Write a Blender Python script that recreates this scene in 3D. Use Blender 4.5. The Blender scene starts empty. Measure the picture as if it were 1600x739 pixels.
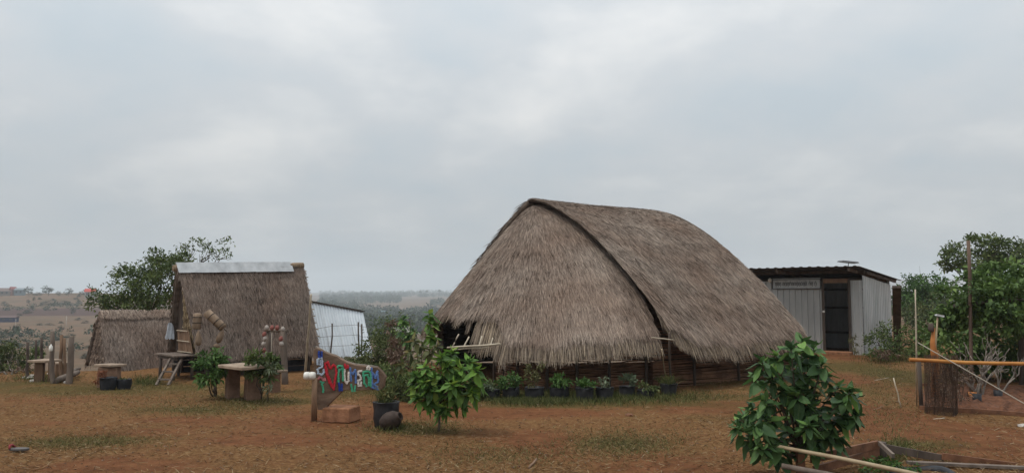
import bpy, bmesh, math, random
import numpy as np
from mathutils import Vector, Matrix

scene = bpy.context.scene
COL = scene.collection
rng = np.random.default_rng(7)
random.seed(7)
R = math.radians

# ------------------------------------------------------------------ camera
HAZE_DENSITY = 0.00045
CAM_H, FPX = 1.6, 1250.0
PITCH = math.atan(95.5 / FPX)
cam = bpy.data.cameras.new('camera')
cam.sensor_width = 36.0
cam.lens = 36.0 * FPX / 1600.0
cam.clip_start, cam.clip_end = 0.05, 9000.0
cam_ob = bpy.data.objects.new('camera', cam)
cam_ob.location = (0, 0, CAM_H)
cam_ob.rotation_euler = (math.pi / 2 + PITCH, 0, 0)
COL.objects.link(cam_ob)
scene.camera = cam_ob

# ------------------------------------------------------------------ sky, sun, exposure
SUN_DIR = Vector((-0.42, -0.16, 0.89)).normalized()
world = bpy.data.worlds.new('World')
scene.world = world
world.use_nodes = True
nt = world.node_tree
nt.nodes.clear()
def wn(t, **k):
    n = nt.nodes.new(t)
    for a, b in k.items():
        setattr(n, a, b)
    return n
out = wn('ShaderNodeOutputWorld')
sky = wn('ShaderNodeTexSky', sky_type='NISHITA', sun_disc=False)
sky.sun_elevation = math.asin(SUN_DIR.z)
sky.sun_rotation = math.atan2(SUN_DIR.x, SUN_DIR.y)
sky.air_density, sky.dust_density = 1.2, 4.0
bg_sky = wn('ShaderNodeBackground'); bg_sky.inputs[1].default_value = 0.09
nt.links.new(sky.outputs[0], bg_sky.inputs[0])
tc = wn('ShaderNodeTexCoord')
sep = wn('ShaderNodeSeparateXYZ'); nt.links.new(tc.outputs['Generated'], sep.inputs[0])
zz = wn('ShaderNodeMath', operation='MAXIMUM'); nt.links.new(sep.outputs[2], zz.inputs[0]); zz.inputs[1].default_value = 0.0
za = wn('ShaderNodeMath', operation='ADD'); nt.links.new(zz.outputs[0], za.inputs[0]); za.inputs[1].default_value = 0.30
dx = wn('ShaderNodeMath', operation='DIVIDE'); nt.links.new(sep.outputs[0], dx.inputs[0]); nt.links.new(za.outputs[0], dx.inputs[1])
dy = wn('ShaderNodeMath', operation='DIVIDE'); nt.links.new(sep.outputs[1], dy.inputs[0]); nt.links.new(za.outputs[0], dy.inputs[1])
cmb = wn('ShaderNodeCombineXYZ'); nt.links.new(dx.outputs[0], cmb.inputs[0]); nt.links.new(dy.outputs[0], cmb.inputs[1]); cmb.inputs[2].default_value = 3.7
n1 = wn('ShaderNodeTexNoise'); n1.inputs['Scale'].default_value = 1.9; n1.inputs['Detail'].default_value = 7; n1.inputs['Roughness'].default_value = 0.53; n1.inputs['Distortion'].default_value = 0.15
nt.links.new(cmb.outputs[0], n1.inputs['Vector'])
ramp = wn('ShaderNodeValToRGB'); nt.links.new(n1.outputs[0], ramp.inputs[0])
e = ramp.color_ramp.elements
e[0].position, e[0].color = 0.33, (0.468, 0.527, 0.57, 1)
e[1].position, e[1].color = 0.70, (0.705, 0.71, 0.705, 1)
m = ramp.color_ramp.elements.new(0.50); m.color = (0.538, 0.568, 0.592, 1)
# an overcast dome is brighter overhead than at the horizon
mr = wn('ShaderNodeMapRange'); nt.links.new(sep.outputs[2], mr.inputs[0])
mr.inputs[1].default_value = 0.0; mr.inputs[2].default_value = 1.0; mr.inputs[3].default_value = 0.80; mr.inputs[4].default_value = 2.55
bg_cl = wn('ShaderNodeBackground')
nt.links.new(ramp.outputs[0], bg_cl.inputs[0]); nt.links.new(mr.outputs[0], bg_cl.inputs[1])
mx = wn('ShaderNodeMixShader'); mx.inputs[0].default_value = 0.94
nt.links.new(bg_sky.outputs[0], mx.inputs[1]); nt.links.new(bg_cl.outputs[0], mx.inputs[2])
nt.links.new(mx.outputs[0], out.inputs[0])

sun = bpy.data.lights.new('sun', 'SUN')
sun.energy, sun.angle, sun.color = 1.5, R(10), (1.0, 0.95, 0.88)
sun_ob = bpy.data.objects.new('sun', sun)
sun_ob.rotation_euler = SUN_DIR.to_track_quat('Z', 'Y').to_euler()
sun_ob.location = (0, 0, 60)
COL.objects.link(sun_ob)
scene.view_settings.view_transform = 'Standard'
scene.view_settings.look = 'None'
scene.view_settings.exposure = 0.0
scene.view_settings.gamma = 1.0
scene.render.engine = 'CYCLES'
scene.cycles.use_denoising = True
scene.cycles.max_bounces = 6
scene.cycles.volume_bounces = 1
scene.cycles.transparent_max_bounces = 8

# ------------------------------------------------------------------ helpers
def at(px, py, depth):
    """world point seen at pixel (px, py) of the 1600x739 photograph, at world y = depth"""
    v = Vector(((px - 800) / FPX, 1.0, -(py - 369.5) / FPX))
    c, s = math.cos(PITCH), math.sin(PITCH)
    d = Vector((v.x, c - v.z * s, s + v.z * c))
    return Vector((0, 0, CAM_H)) + d * (depth / d.y)
def gp(px, py, z=0.0):
    """world point on the level z seen at a pixel"""
    p = at(px, py, 1.0) - Vector((0, 0, CAM_H))
    t = (z - CAM_H) / p.z
    return Vector((0, 0, CAM_H)) + p * t

def tag(o, label=None, cat=None, group=None, kind=None):
    if label: o['label'] = label
    if cat: o['category'] = cat
    if group: o['group'] = group
    if kind: o['kind'] = kind
    return o
def thing(name, label, cat, loc, group=None):
    o = bpy.data.objects.new(name, None)
    o.empty_display_size = 0.1
    o.location = loc
    COL.objects.link(o)
    return tag(o, label, cat, group)
def adopt(o, parent):
    if parent is not None:
        o.parent = parent
        inv = Matrix.Identity(4)
        p = parent
        loc = Vector((0, 0, 0))
        while p is not None:
            if p.type == 'EMPTY':
                loc += Vector(p.location)
            p = p.parent
        o.matrix_parent_inverse = Matrix.Translation(-loc)
    return o
def link_mesh(name, me, mat, parent=None, origin=None):
    if origin is not None:
        me.transform(Matrix.Translation(-Vector(origin)))
    o = bpy.data.objects.new(name, me)
    if origin is not None:
        o.location = origin
    me.materials.append(mat)
    COL.objects.link(o)
    if parent is not None:
        if parent.type == 'EMPTY':
            o.parent = parent
            o.matrix_parent_inverse = Matrix.Translation(-Vector(parent.location))
        else:                                   # a mesh part built in the coordinates of its own parent
            o.parent = parent
    return o
def fast_mesh(name, V, F, rnd=None, smooth=False):
    """V (n,3), F (m,k) arrays"""
    V = np.asarray(V, np.float32); F = np.asarray(F, np.int32)
    me = bpy.data.meshes.new(name)
    me.vertices.add(len(V)); me.vertices.foreach_set('co', V.ravel())
    m_, k = F.shape
    me.loops.add(m_ * k); me.loops.foreach_set('vertex_index', F.ravel())
    me.polygons.add(m_); me.polygons.foreach_set('loop_start', np.arange(0, m_ * k, k, dtype=np.int32))
    if smooth:
        me.polygons.foreach_set('use_smooth', np.ones(m_, bool))
    if rnd is not None:
        a = me.attributes.new('rnd', 'FLOAT', 'POINT')
        a.data.foreach_set('value', np.asarray(rnd, np.float32))
    me.update(calc_edges=True)
    return me

class MB:
    """collects shapes for ONE mesh"""
    def __init__(s):
        s.v, s.f, s.sm = [], [], []
    def add(s, vs, fs, smooth=False):
        b = len(s.v)
        s.v += [tuple(v) for v in vs]
        s.f += [tuple(b + i for i in f) for f in fs]
        s.sm += [smooth] * len(fs)
        return s
    def box(s, c, size, rot=None, taper=1.0, jit=0.0):
        hx, hy, hz = [a / 2 for a in size]
        vs = []
        for z in (-1, 1):
            k = taper if z > 0 else 1.0
            for x, y in ((-1, -1), (1, -1), (1, 1), (-1, 1)):
                p = Vector((x * hx * k, y * hy * k, z * hz))
                if jit: p += Vector([random.uniform(-jit, jit) for _ in range(3)])
                if rot is not None: p = rot @ p
                vs.append(p + Vector(c))
        return s.add(vs, [(3, 2, 1, 0), (4, 5, 6, 7), (0, 1, 5, 4), (1, 2, 6, 5), (2, 3, 7, 6), (3, 0, 4, 7)])
    def bar(s, p0, p1, w, h, up=(0, 0, 1)):
        p0, p1 = Vector(p0), Vector(p1)
        d = (p1 - p0); L = d.length; d.normalize()
        u = Vector(up)
        if abs(d.dot(u)) > 0.98: u = Vector((1, 0, 0)) if abs(d.x) < .9 else Vector((0, 1, 0))
        sd = d.cross(u).normalized(); u = sd.cross(d).normalized()
        rot = Matrix((sd, d, u)).transposed()
        return s.box((p0 + p1) / 2, (w, L, h), rot)
    def tube(s, pts, rad, n=7, cap=True, smooth=True):
        pts = [Vector(p) for p in pts]
        if not hasattr(rad, '__len__'): rad = [rad] * len(pts)
        vs, fs = [], []
        ref = Vector((0.13, 0.31, 0.94)).normalized()
        for i, p in enumerate(pts):
            d = (pts[min(i + 1, len(pts) - 1)] - pts[max(i - 1, 0)])
            d = d.normalized() if d.length > 1e-9 else Vector((0, 0, 1))
            r0 = ref if abs(d.dot(ref)) < .95 else Vector((1, 0, 0))
            a = d.cross(r0).normalized(); b = d.cross(a)
            for k in range(n):
                t = 2 * math.pi * k / n
                vs.append(p + (a * math.cos(t) + b * math.sin(t)) * rad[i])
        for i in range(len(pts) - 1):
            for k in range(n):
                fs.append((i * n + k, i * n + (k + 1) % n, (i + 1) * n + (k + 1) % n, (i + 1) * n + k))
        s.add(vs, fs, smooth)
        if cap:
            b = len(s.v) - len(vs)
            s.f += [tuple(b + k for k in range(n))[::-1], tuple(b + (len(pts) - 1) * n + k for k in range(n))]
            s.sm += [False, False]
        return s
    def lathe(s, prof, n=16, M=None, smooth=True):
        """prof: list of (r, z)"""
        vs, fs = [], []
        for r, z in prof:
            for k in range(n):
                t = 2 * math.pi * k / n
                p = Vector((r * math.cos(t), r * math.sin(t), z))
                vs.append(M @ p if M is not None else p)
        for i in range(len(prof) - 1):
            for k in range(n):
                fs.append((i * n + k, i * n + (k + 1) % n, (i + 1) * n + (k + 1) % n, (i + 1) * n + k))
        fs.append(tuple(range(n))[::-1]); fs.append(tuple((len(prof) - 1) * n + k for k in range(n)))
        return s.add(vs, fs, smooth)
    def prism(s, poly, th):
        """poly: world points in a plane; th: thickness vector"""
        n = len(poly); th = Vector(th)
        vs = [Vector(p) for p in poly] + [Vector(p) + th for p in poly]
        fs = [tuple(range(n)), tuple(range(2 * n - 1, n - 1, -1))] + [(i, n + i, n + (i + 1) % n, (i + 1) % n) for i in range(n)]
        return s.add(vs, fs)
    def build(s, name, mat, parent=None, origin=None, bevel=0.0):
        me = bpy.data.meshes.new(name)
        me.from_pydata(s.v, [], s.f)
        me.polygons.foreach_set('use_smooth', s.sm)
        bm = bmesh.new(); bm.from_mesh(me)
        if bevel:
            ed = [e for e in bm.edges if len(e.link_faces) == 2 and e.calc_face_angle(0) > 0.6]
            bmesh.ops.bevel(bm, geom=ed, offset=bevel, segments=1, affect='EDGES')
        bmesh.ops.recalc_face_normals(bm, faces=bm.faces)
        bm.to_mesh(me); bm.free()
        return link_mesh(name, me, mat, parent, origin)

# ------------------------------------------------------------------ materials
def mat_new(name):
    m = bpy.data.materials.new(name); m.use_nodes = True
    t = m.node_tree; t.nodes.clear()
    o = t.nodes.new('ShaderNodeOutputMaterial')
    b = t.nodes.new('ShaderNodeBsdfPrincipled')
    t.links.new(b.outputs[0], o.inputs[0])
    return m, t, b, o
def set_ramp(node, stops):
    el = node.color_ramp.elements
    while len(el) > 1: el.remove(el[-1])
    el[0].position, el[0].color = stops[0][0], (*stops[0][1], 1)
    for p, c in stops[1:]:
        x = el.new(p); x.color = (*c, 1)
def noisy(name, c0, c1, scale=6.0, rough=0.8, bump=0.3, bscale=None, detail=6, stretch=(1, 1, 1), metal=0.0, c2=None, spec=0.3, lo=.35, hi=.65):
    m, t, b, o = mat_new(name)
    tcn = t.nodes.new('ShaderNodeTexCoord')
    mp = t.nodes.new('ShaderNodeMapping'); mp.inputs['Scale'].default_value = stretch
    t.links.new(tcn.outputs['Object'], mp.inputs[0])
    n = t.nodes.new('ShaderNodeTexNoise'); n.inputs['Scale'].default_value = scale; n.inputs['Detail'].default_value = detail; n.inputs['Roughness'].default_value = .62
    t.links.new(mp.outputs[0], n.inputs['Vector'])
    r = t.nodes.new('ShaderNodeValToRGB')
    set_ramp(r, [(lo, c0), (hi, c1)] + ([(min(hi + .12, 1), c2)] if c2 else []))
    t.links.new(n.outputs[0], r.inputs[0]); t.links.new(r.outputs[0], b.inputs['Base Color'])
    b.inputs['Roughness'].default_value = rough; b.inputs['Metallic'].default_value = metal
    b.inputs['Specular IOR Level'].default_value = spec
    if bump:
        n2 = t.nodes.new('ShaderNodeTexNoise'); n2.inputs['Scale'].default_value = bscale or scale * 3; n2.inputs['Detail'].default_value = 5
        t.links.new(mp.outputs[0], n2.inputs['Vector'])
        bp = t.nodes.new('ShaderNodeBump'); bp.inputs['Strength'].default_value = bump; bp.inputs['Distance'].default_value = 0.02
        t.links.new(n2.outputs[0], bp.inputs['Height']); t.links.new(bp.outputs[0], b.inputs['Normal'])
    return m
def by_rnd(name, stops, rough=0.75, trans=0.0, noise_amt=0.0, noise_scale=1.0, spec=0.25, blotch=None):
    """colour by the per-piece attribute rnd; leaves let some light through; large soft blotches of age"""
    m, t, b, o = mat_new(name)
    a = t.nodes.new('ShaderNodeAttribute'); a.attribute_name = 'rnd'
    fac = a.outputs['Fac']
    if noise_amt:
        tcn = t.nodes.new('ShaderNodeTexCoord')
        n = t.nodes.new('ShaderNodeTexNoise'); n.inputs['Scale'].default_value = noise_scale; n.inputs['Detail'].default_value = 4
        t.links.new(tcn.outputs['Object'], n.inputs['Vector'])
        s = t.nodes.new('ShaderNodeMath'); s.operation = 'MULTIPLY_ADD'
        t.links.new(n.outputs[0], s.inputs[0]); s.inputs[1].default_value = noise_amt; 
        s2 = t.nodes.new('ShaderNodeMath'); s2.operation = 'SUBTRACT'
        t.links.new(fac, s2.inputs[0]); s2.inputs[1].default_value = noise_amt * .5
        t.links.new(s2.outputs[0], s.inputs[2]); fac = s.outputs[0]
    r = t.nodes.new('ShaderNodeValToRGB'); set_ramp(r, stops)
    t.links.new(fac, r.inputs[0])
    colr = r.outputs[0]
    if blotch:
        tc2 = t.nodes.new('ShaderNodeTexCoord')
        nb = t.nodes.new('ShaderNodeTexNoise'); nb.inputs['Scale'].default_value = blotch[1]; nb.inputs['Detail'].default_value = 3
        t.links.new(tc2.outputs['Object'], nb.inputs['Vector'])
        rb = t.nodes.new('ShaderNodeValToRGB'); set_ramp(rb, [(.35, (0, 0, 0)), (.68, (1, 1, 1))])
        t.links.new(nb.outputs[0], rb.inputs[0])
        mxx = t.nodes.new('ShaderNodeMix'); mxx.data_type = 'RGBA'; mxx.blend_type = 'MULTIPLY'
        t.links.new(rb.outputs[0], mxx.inputs['Factor']); t.links.new(colr, mxx.inputs['A']); mxx.inputs['B'].default_value = (*blotch[0], 1)
        colr = mxx.outputs['Result']
    t.links.new(colr, b.inputs['Base Color'])
    b.inputs['Roughness'].default_value = rough
    b.inputs['Specular IOR Level'].default_value = spec
    if trans:
        tr = t.nodes.new('ShaderNodeBsdfTranslucent'); t.links.new(colr, tr.inputs[0])
        mxs = t.nodes.new('ShaderNodeMixShader'); mxs.inputs[0].default_value = trans
        t.links.new(b.outputs[0], mxs.inputs[1]); t.links.new(tr.outputs[0], mxs.inputs[2]); t.links.new(mxs.outputs[0], o.inputs[0])
    return m
def plain(name, c, rough=.6, metal=0.0, spec=.3):
    return noisy(name, tuple(x * .82 for x in c), tuple(min(1, x * 1.12) for x in c), scale=9, rough=rough, bump=.1, metal=metal, spec=spec)

M = {}
M['thatch'] = by_rnd('thatch', [(0, (.045, .034, .027)), (.14, (.185, .145, .118)), (.5, (.32, .26, .215)), (.85, (.45, .37, .30)), (1, (.68, .56, .43))], .9, 0, .42, 1.1, .1, blotch=((.78, .70, .66), .9))
M['thatch_old'] = by_rnd('thatch_old', [(0, (.035, .027, .022)), (.16, (.15, .116, .096)), (.55, (.25, .20, .167)), (.88, (.36, .29, .235)), (1, (.54, .43, .32))], .9, 0, .42, 1.6, .1, blotch=((.80, .72, .68), 1.1))
M['thatch_fringe'] = by_rnd('thatch_fringe', [(0, (0.088, 0.067, 0.054)), (.3, (0.225, 0.177, 0.138)), (.65, (0.362, 0.293, 0.228)), (1, (0.550, 0.439, 0.312))], .9, .15, .3, 2, .1)
M['thatch_fresh'] = by_rnd('thatch_fresh', [(0, (.12, .085, .05)), (.4, (.26, .19, .12)), (1, (.46, .36, .22))], .9, .1, .3, 2, .1)
M['thatch_base'] = noisy('thatch_base', (.07, .055, .045), (.16, .125, .10), 9, .95, .8, 40, stretch=(1, 1, 1), spec=.05)
M['bamboo'] = noisy('bamboo', (.26, .19, .11), (.42, .33, .21), 5, .5, .15)
M['bamboo_pale'] = noisy('bamboo_pale', (.36, .30, .22), (.52, .45, .34), 5, .5, .15)
M['bamboo_brown'] = noisy('bamboo_brown', (0.128, 0.066, 0.038), (0.300, 0.161, 0.092), 4, .7, .2)
M['wood_dark'] = noisy('wood_dark', (.045, .034, .028), (.11, .082, .064), 5, .85, .5, 24, stretch=(1, 1, .25))
M['wood_grey'] = noisy('wood_grey', (0.093, 0.072, 0.057), (0.196, 0.152, 0.122), 5, .85, .5, 24, stretch=(1, 1, .25))
M['wood_brown'] = noisy('wood_brown', (.12, .07, .042), (.25, .155, .095), 5, .75, .4, 22, stretch=(1, 1, .3))
M['wood_red'] = noisy('wood_red', (.10, .045, .024), (.22, .10, .052), 6, .8, .4, 22)
M['clay_block'] = noisy('clay_block', (.17, .075, .036), (.33, .16, .085), 7, .9, .5, 24)
M['clay_leg'] = noisy('clay_leg', (.13, .075, .047), (.25, .15, .10), 7, .9, .5, 24)
M['slab'] = noisy('slab', (0.216, 0.157, 0.112), (0.360, 0.272, 0.200), 7, .8, .3, 24)
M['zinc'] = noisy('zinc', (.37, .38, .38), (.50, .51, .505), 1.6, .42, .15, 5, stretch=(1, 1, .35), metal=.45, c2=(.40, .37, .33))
M['zinc_cap'] = noisy('zinc_cap', (.34, .35, .355), (.50, .51, .515), 4, .5, .06, 12, metal=.3, c2=(.40, .38, .35))
M['zinc_side'] = noisy('zinc_side', (.33, .345, .34), (.48, .49, .485), 2.2, .5, .2, 5, stretch=(1, 1, .35), metal=.25, c2=(.40, .36, .30))
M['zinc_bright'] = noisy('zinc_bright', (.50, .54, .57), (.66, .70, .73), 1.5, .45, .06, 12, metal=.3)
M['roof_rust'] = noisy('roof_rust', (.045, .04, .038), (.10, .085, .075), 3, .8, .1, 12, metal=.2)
M['black_plastic'] = noisy('black_plastic', (.010, .011, .014), (.026, .027, .032), 12, .55, .3, 14)
M['black_bag'] = noisy('black_bag', (.012, .012, .014), (.035, .035, .038), 8, .5, .5, 10)
M['soil'] = noisy('soil', (.07, .03, .016), (.17, .075, .04), 14, .95, .8, 40)
M['white_plastic'] = noisy('white_plastic', (.62, .60, .54), (.76, .74, .68), 8, .4, .05)
M['cord_white'] = noisy('cord_white', (0.279, 0.240, 0.191), (0.341, 0.300, 0.244), 8, .8, 0)
M['wire'] = noisy('wire', (.10, .10, .10), (.18, .17, .16), 8, .6, 0)
M['orange_pipe'] = noisy('orange_pipe', (.36, .14, .030), (.50, .235, .060), 3, .6, .15, 12, c2=(.30, .16, .07))
M['orange_post'] = noisy('orange_post', (.32, .12, .035), (.48, .19, .055), 6, .7, .2)
M['net'] = noisy('net', (.055, .034, .022), (.10, .062, .042), 8, .9, 0)
M['bark'] = noisy('bark', (.06, .047, .036), (.14, .115, .09), 8, .9, .6, 26, stretch=(1, 1, .4))
M['bark_pale'] = noisy('bark_pale', (.17, .145, .12), (.30, .26, .22), 8, .9, .4, 26)
M['stem_green'] = noisy('stem_green', (.07, .075, .03), (.14, .13, .06), 8, .7, .2)
M['leaf_tree'] = by_rnd('leaf_tree', [(0, (0.031, 0.052, 0.018)), (.4, (0.074, 0.110, 0.032)), (.8, (0.140, 0.184, 0.055)), (1, (0.225, 0.267, 0.089))], .6, .22, .25, .8)
M['leaf_vine'] = by_rnd('leaf_vine', [(0, (0.035, 0.065, 0.019)), (.4, (0.070, 0.122, 0.032)), (.8, (0.129, 0.206, 0.052)), (1, (0.234, 0.312, 0.082))], .6, .22, .25, 1.2)
M['leaf_bush'] = by_rnd('leaf_bush', [(0, (0.030, 0.046, 0.016)), (.4, (0.068, 0.090, 0.030)), (.8, (0.128, 0.152, 0.054)), (1, (0.225, 0.217, 0.088))], .65, .2, .3, 1.4)
M['leaf_bright'] = by_rnd('leaf_bright', [(0, (.03, .065, .015)), (.5, (.065, .135, .03)), (1, (.13, .22, .06))], .55, .25)
M['leaf_grey'] = by_rnd('leaf_grey', [(0, (.06, .08, .045)), (.5, (.12, .155, .09)), (1, (.24, .28, .18))], .6, .2)
M['leaf_yellow'] = by_rnd('leaf_yellow', [(0, (.06, .06, .025)), (.5, (.12, .12, .045)), (1, (.20, .18, .075))], .6, .2)
M['leaf_far'] = by_rnd('leaf_far', [(0, (.022, .034, .018)), (.5, (.042, .058, .030)), (1, (.075, .090, .050))], .8, .15)
M['leaf_far_dry'] = by_rnd('leaf_far_dry', [(0, (.045, .045, .027)), (.5, (.075, .073, .044)), (1, (.115, .105, .065))], .8, .15)
M['leaf_dead'] = by_rnd('leaf_dead', [(0, (.09, .06, .04)), (.5, (.18, .12, .085)), (1, (.28, .20, .15))], .85, .15)
M['flower_orange'] = by_rnd('flower_orange', [(0, (0.180, 0.056, 0.027)), (1, (0.330, 0.160, 0.090))], .7, .2)
M['flower_white'] = by_rnd('flower_white', [(0, (.45, .46, .38)), (1, (.68, .68, .60))], .7, .2)
M['grass_dry'] = by_rnd('grass_dry', [(0, (0.063, 0.030, 0.014)), (.35, (0.135, 0.074, 0.034)), (.7, (0.211, 0.130, 0.061)), (.93, (0.288, 0.198, 0.106)), (1, (0.396, 0.317, 0.204))], .9, .1, .2, .5, .05)
M['grass_green'] = by_rnd('grass_green', [(0, (.03, .038, .012)), (.4, (.065, .078, .025)), (.8, (.12, .128, .045)), (1, (.21, .185, .085))], .8, .2, .25, .6, .08)
# ------------------------------------------------------------------ ground
def vnoise(x, y, s, seed=0):
    """smooth value noise in 0..1"""
    x = np.asarray(x, float) / s; y = np.asarray(y, float) / s
    xi = np.floor(x).astype(int); yi = np.floor(y).astype(int)
    fx = x - xi; fy = y - yi
    fx = fx * fx * (3 - 2 * fx); fy = fy * fy * (3 - 2 * fy)
    def h(a, b):
        v = np.sin(a * 127.1 + b * 311.7 + seed * 74.7) * 43758.5453
        return v - np.floor(v)
    return (h(xi, yi) * (1 - fx) + h(xi + 1, yi) * fx) * (1 - fy) + (h(xi, yi + 1) * (1 - fx) + h(xi + 1, yi + 1) * fx) * fy
LEFT = ([0, 17.6, 20, 28, 60, 160, 300, 400, 470, 520, 700, 1200, 2600, 3600], [0, 0, -.45, -2.2, -6, -8, -6, -2.0, 4.0, 5.6, 2, -4, 8, 8])
HUTS = ([0, 22.0, 25, 36, 70, 180, 330, 430, 500, 560, 750, 1300, 2600, 3600], [0, 0, -.5, -2.4, -6, -9, -8, -4, 1.5, 2, -4, -3, 10, 12])
MIDP = ([0, 20.0, 25, 40, 80, 200, 500, 900, 1250, 1600, 2000, 2700, 3600], [0, 0, -.6, -2.6, -6, -11, -13, -9, -1, 6, 5, 17, 14])
RIGHTP = ([0, 40, 80, 200, 600, 1500, 2200, 3000, 3600], [0, .1, -.2, -3, -5, 0, 28, 74, 60])
def ground_z(x, y):
    x = np.asarray(x, float); y = np.asarray(y, float)
    yy = np.maximum(y, 1.0)
    q = np.clip(x / yy, -1.3, 1.3)
    d = np.where(y > 0, y, 0)
    zl, zh, zm, zr = [np.interp(d, *p) for p in (LEFT, HUTS, MIDP, RIGHTP)]
    def ss(a, b, v):
        t = np.clip((v - a) / (b - a), 0, 1); return t * t * (3 - 2 * t)
    z = zl + (zh - zl) * ss(-.52, -.44, q)
    z = z + (zm - z) * ss(-.30, -.20, q)
    z = z + (zr - z) * ss(.12, .34, q)
    far = ss(150, 700, d)
    z = z + far * ((vnoise(x, y, 260, 3) - .5) * 4 + (vnoise(x, y, 90, 5) - .5) * 2.0) * (d / 900)
    near = 1 - ss(25, 60, d)
    return z + near * ((vnoise(x, y, 1.7, 1) - .5) * .035 + (vnoise(x, y, .6, 2) - .5) * .015)
def spots(x, y, lst):
    v = np.zeros_like(np.asarray(x, float))
    for px, py, rx, ry, k in lst:
        c = gp(px, py); ax = rx * c.y / FPX; ay = ry * c.y * c.y / (FPX * CAM_H)
        v = np.maximum(v, k * np.exp(-(((x - c.x) / ax) ** 2 + ((y - c.y) / ay) ** 2)))
    return v
BARE = [(1450, 680, 170, 34, 1), (1360, 648, 80, 16, 1), (1240, 640, 110, 22, .7), (830, 684, 70, 12, 1), (420, 690, 90, 8, .8), (170, 728, 110, 12, .9), (570, 704, 70, 8, .8), (790, 645, 150, 8, .8), (1110, 634, 130, 10, .9), (530, 655, 70, 9, .9), (1530, 620, 140, 20, 1), (1340, 600, 60, 12, .7), (300, 655, 80, 5, .6), (1050, 735, 90, 8, .7), (640, 640, 60, 6, .7), (60, 660, 60, 6, .6), (1310, 560, 30, 8, .9)]
GREEN = [(960, 690, 100, 12, .9), (200, 606, 220, 10, .8), (420, 628, 90, 9, .8), (1380, 585, 70, 24, .9), (1060, 622, 130, 8, .8), (650, 672, 90, 8, .8), (900, 630, 180, 6, 1), (1230, 600, 110, 14, .5), (40, 600, 90, 6, .6), (560, 605, 90, 12, .8), (1420, 700, 120, 7, .5), (120, 690, 120, 9, .5), (300, 640, 160, 7, .55), (480, 668, 70, 6, .5), (1180, 665, 60, 10, .5), (760, 705, 90, 8, .45)]
def bare_at(x, y):
    return np.clip(spots(x, y, BARE) * 1.1 + (vnoise(x, y, 1.6, 21) - .55) * .9 + (vnoise(x, y, .45, 22) - .5) * .55, 0, 1)
def green_at(x, y):
    return np.clip(spots(x, y, GREEN) * 1.0 + (vnoise(x, y, 2.3, 23) - .62) * .6 + (vnoise(x, y, .4, 24) - .5) * .5, 0, 1)
def gz(x, y): return float(ground_z(np.array([x]), np.array([y]))[0])

nang = 420
radii = np.concatenate([np.arange(.5, 26, .28), 26 * (3400 / 26) ** np.linspace(0, 1, 120)[1:]])
# denser in front of the camera than behind it
ta = np.linspace(0, 1, nang, endpoint=False)
ang = np.pi * (2 * ta - 1); ang = ang - .55 * np.sin(ang)          # 0 = straight ahead
gx = np.outer(radii, np.sin(ang)); gy = np.outer(radii, np.cos(ang))
gzv = ground_z(gx, gy)
V = np.stack([gx, gy, gzv], -1).reshape(-1, 3)
V = np.vstack([V, [[0, 0, 0]]])
nr = len(radii); i, j = np.meshgrid(np.arange(nr - 1), np.arange(nang), indexing='ij')
F = np.stack([i * nang + j, (i + 1) * nang + j, (i + 1) * nang + (j + 1) % nang, i * nang + (j + 1) % nang], -1).reshape(-1, 4)
me = fast_mesh('ground', V, F[:, ::-1], smooth=True)
for nm, fn_ in (('bare', bare_at), ('green', green_at)):
    at_ = me.attributes.new(nm, 'FLOAT', 'POINT'); at_.data.foreach_set('value', fn_(V[:, 0], V[:, 1]).astype(np.float32))
bm = bmesh.new(); bm.from_mesh(me); bm.verts.ensure_lookup_table()
for k in range(nang):
    bm.faces.new((bm.verts[k], bm.verts[(k + 1) % nang], bm.verts[len(V) - 1]))
bmesh.ops.recalc_face_normals(bm, faces=bm.faces); bm.to_mesh(me); bm.free()

m, t, b, o = mat_new('ground_soil')
geo = t.nodes.new('ShaderNodeNewGeometry')
def nz(scale, detail=6, rough=.6, vec=None):
    n = t.nodes.new('ShaderNodeTexNoise'); n.inputs['Scale'].default_value = scale; n.inputs['Detail'].default_value = detail; n.inputs['Roughness'].default_value = rough
    t.links.new(vec or geo.outputs['Position'], n.inputs['Vector']); return n.outputs[0]
def rampn(src, stops):
    r = t.nodes.new('ShaderNodeValToRGB'); set_ramp(r, stops); t.links.new(src, r.inputs[0]); return r.outputs[0]
def mixc(f, a, bb, mode='MIX'):
    x = t.nodes.new('ShaderNodeMix'); x.data_type = 'RGBA'; x.blend_type = mode
    for s, v in ((x.inputs['Factor'], f), (x.inputs['A'], a), (x.inputs['B'], bb)):
        if hasattr(v, 'node'): t.links.new(v, s)
        elif isinstance(v, tuple): s.default_value = (*v, 1)
        else: s.default_value = v
    return x.outputs['Result']
soilc = rampn(nz(3.5, 8, .7), [(.3, (0.092, 0.037, 0.017)), (.5, (0.155, 0.062, 0.027)), (.7, (0.222, 0.097, 0.044))])
strawc = rampn(nz(22, 8, .75), [(.33, (0.074, 0.035, 0.014)), (.5, (0.171, 0.088, 0.035)), (.68, (0.304, 0.180, 0.078))])
greenc = rampn(nz(17, 7, .7), [(.3, (0.039, 0.033, 0.010)), (.6, (0.104, 0.076, 0.024)), (.75, (0.191, 0.128, 0.048))])
def attr(nm):
    a_ = t.nodes.new('ShaderNodeAttribute'); a_.attribute_name = nm; return a_.outputs['Fac']
def madd(a_, b_, k):
    x = t.nodes.new('ShaderNodeMath'); x.operation = 'MULTIPLY_ADD'; t.links.new(b_, x.inputs[0]); x.inputs[1].default_value = k; t.links.new(a_, x.inputs[2]); return x.outputs[0]
mask = rampn(madd(attr('bare'), nz(7, 6, .7), .9), [(.60, (0, 0, 0)), (1.15, (.9, .9, .9))])
near = mixc(rampn(nz(2.2, 6, .7), [(.40, (0, 0, 0)), (.62, (.38, .38, .38))]), strawc, soilc)
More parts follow.
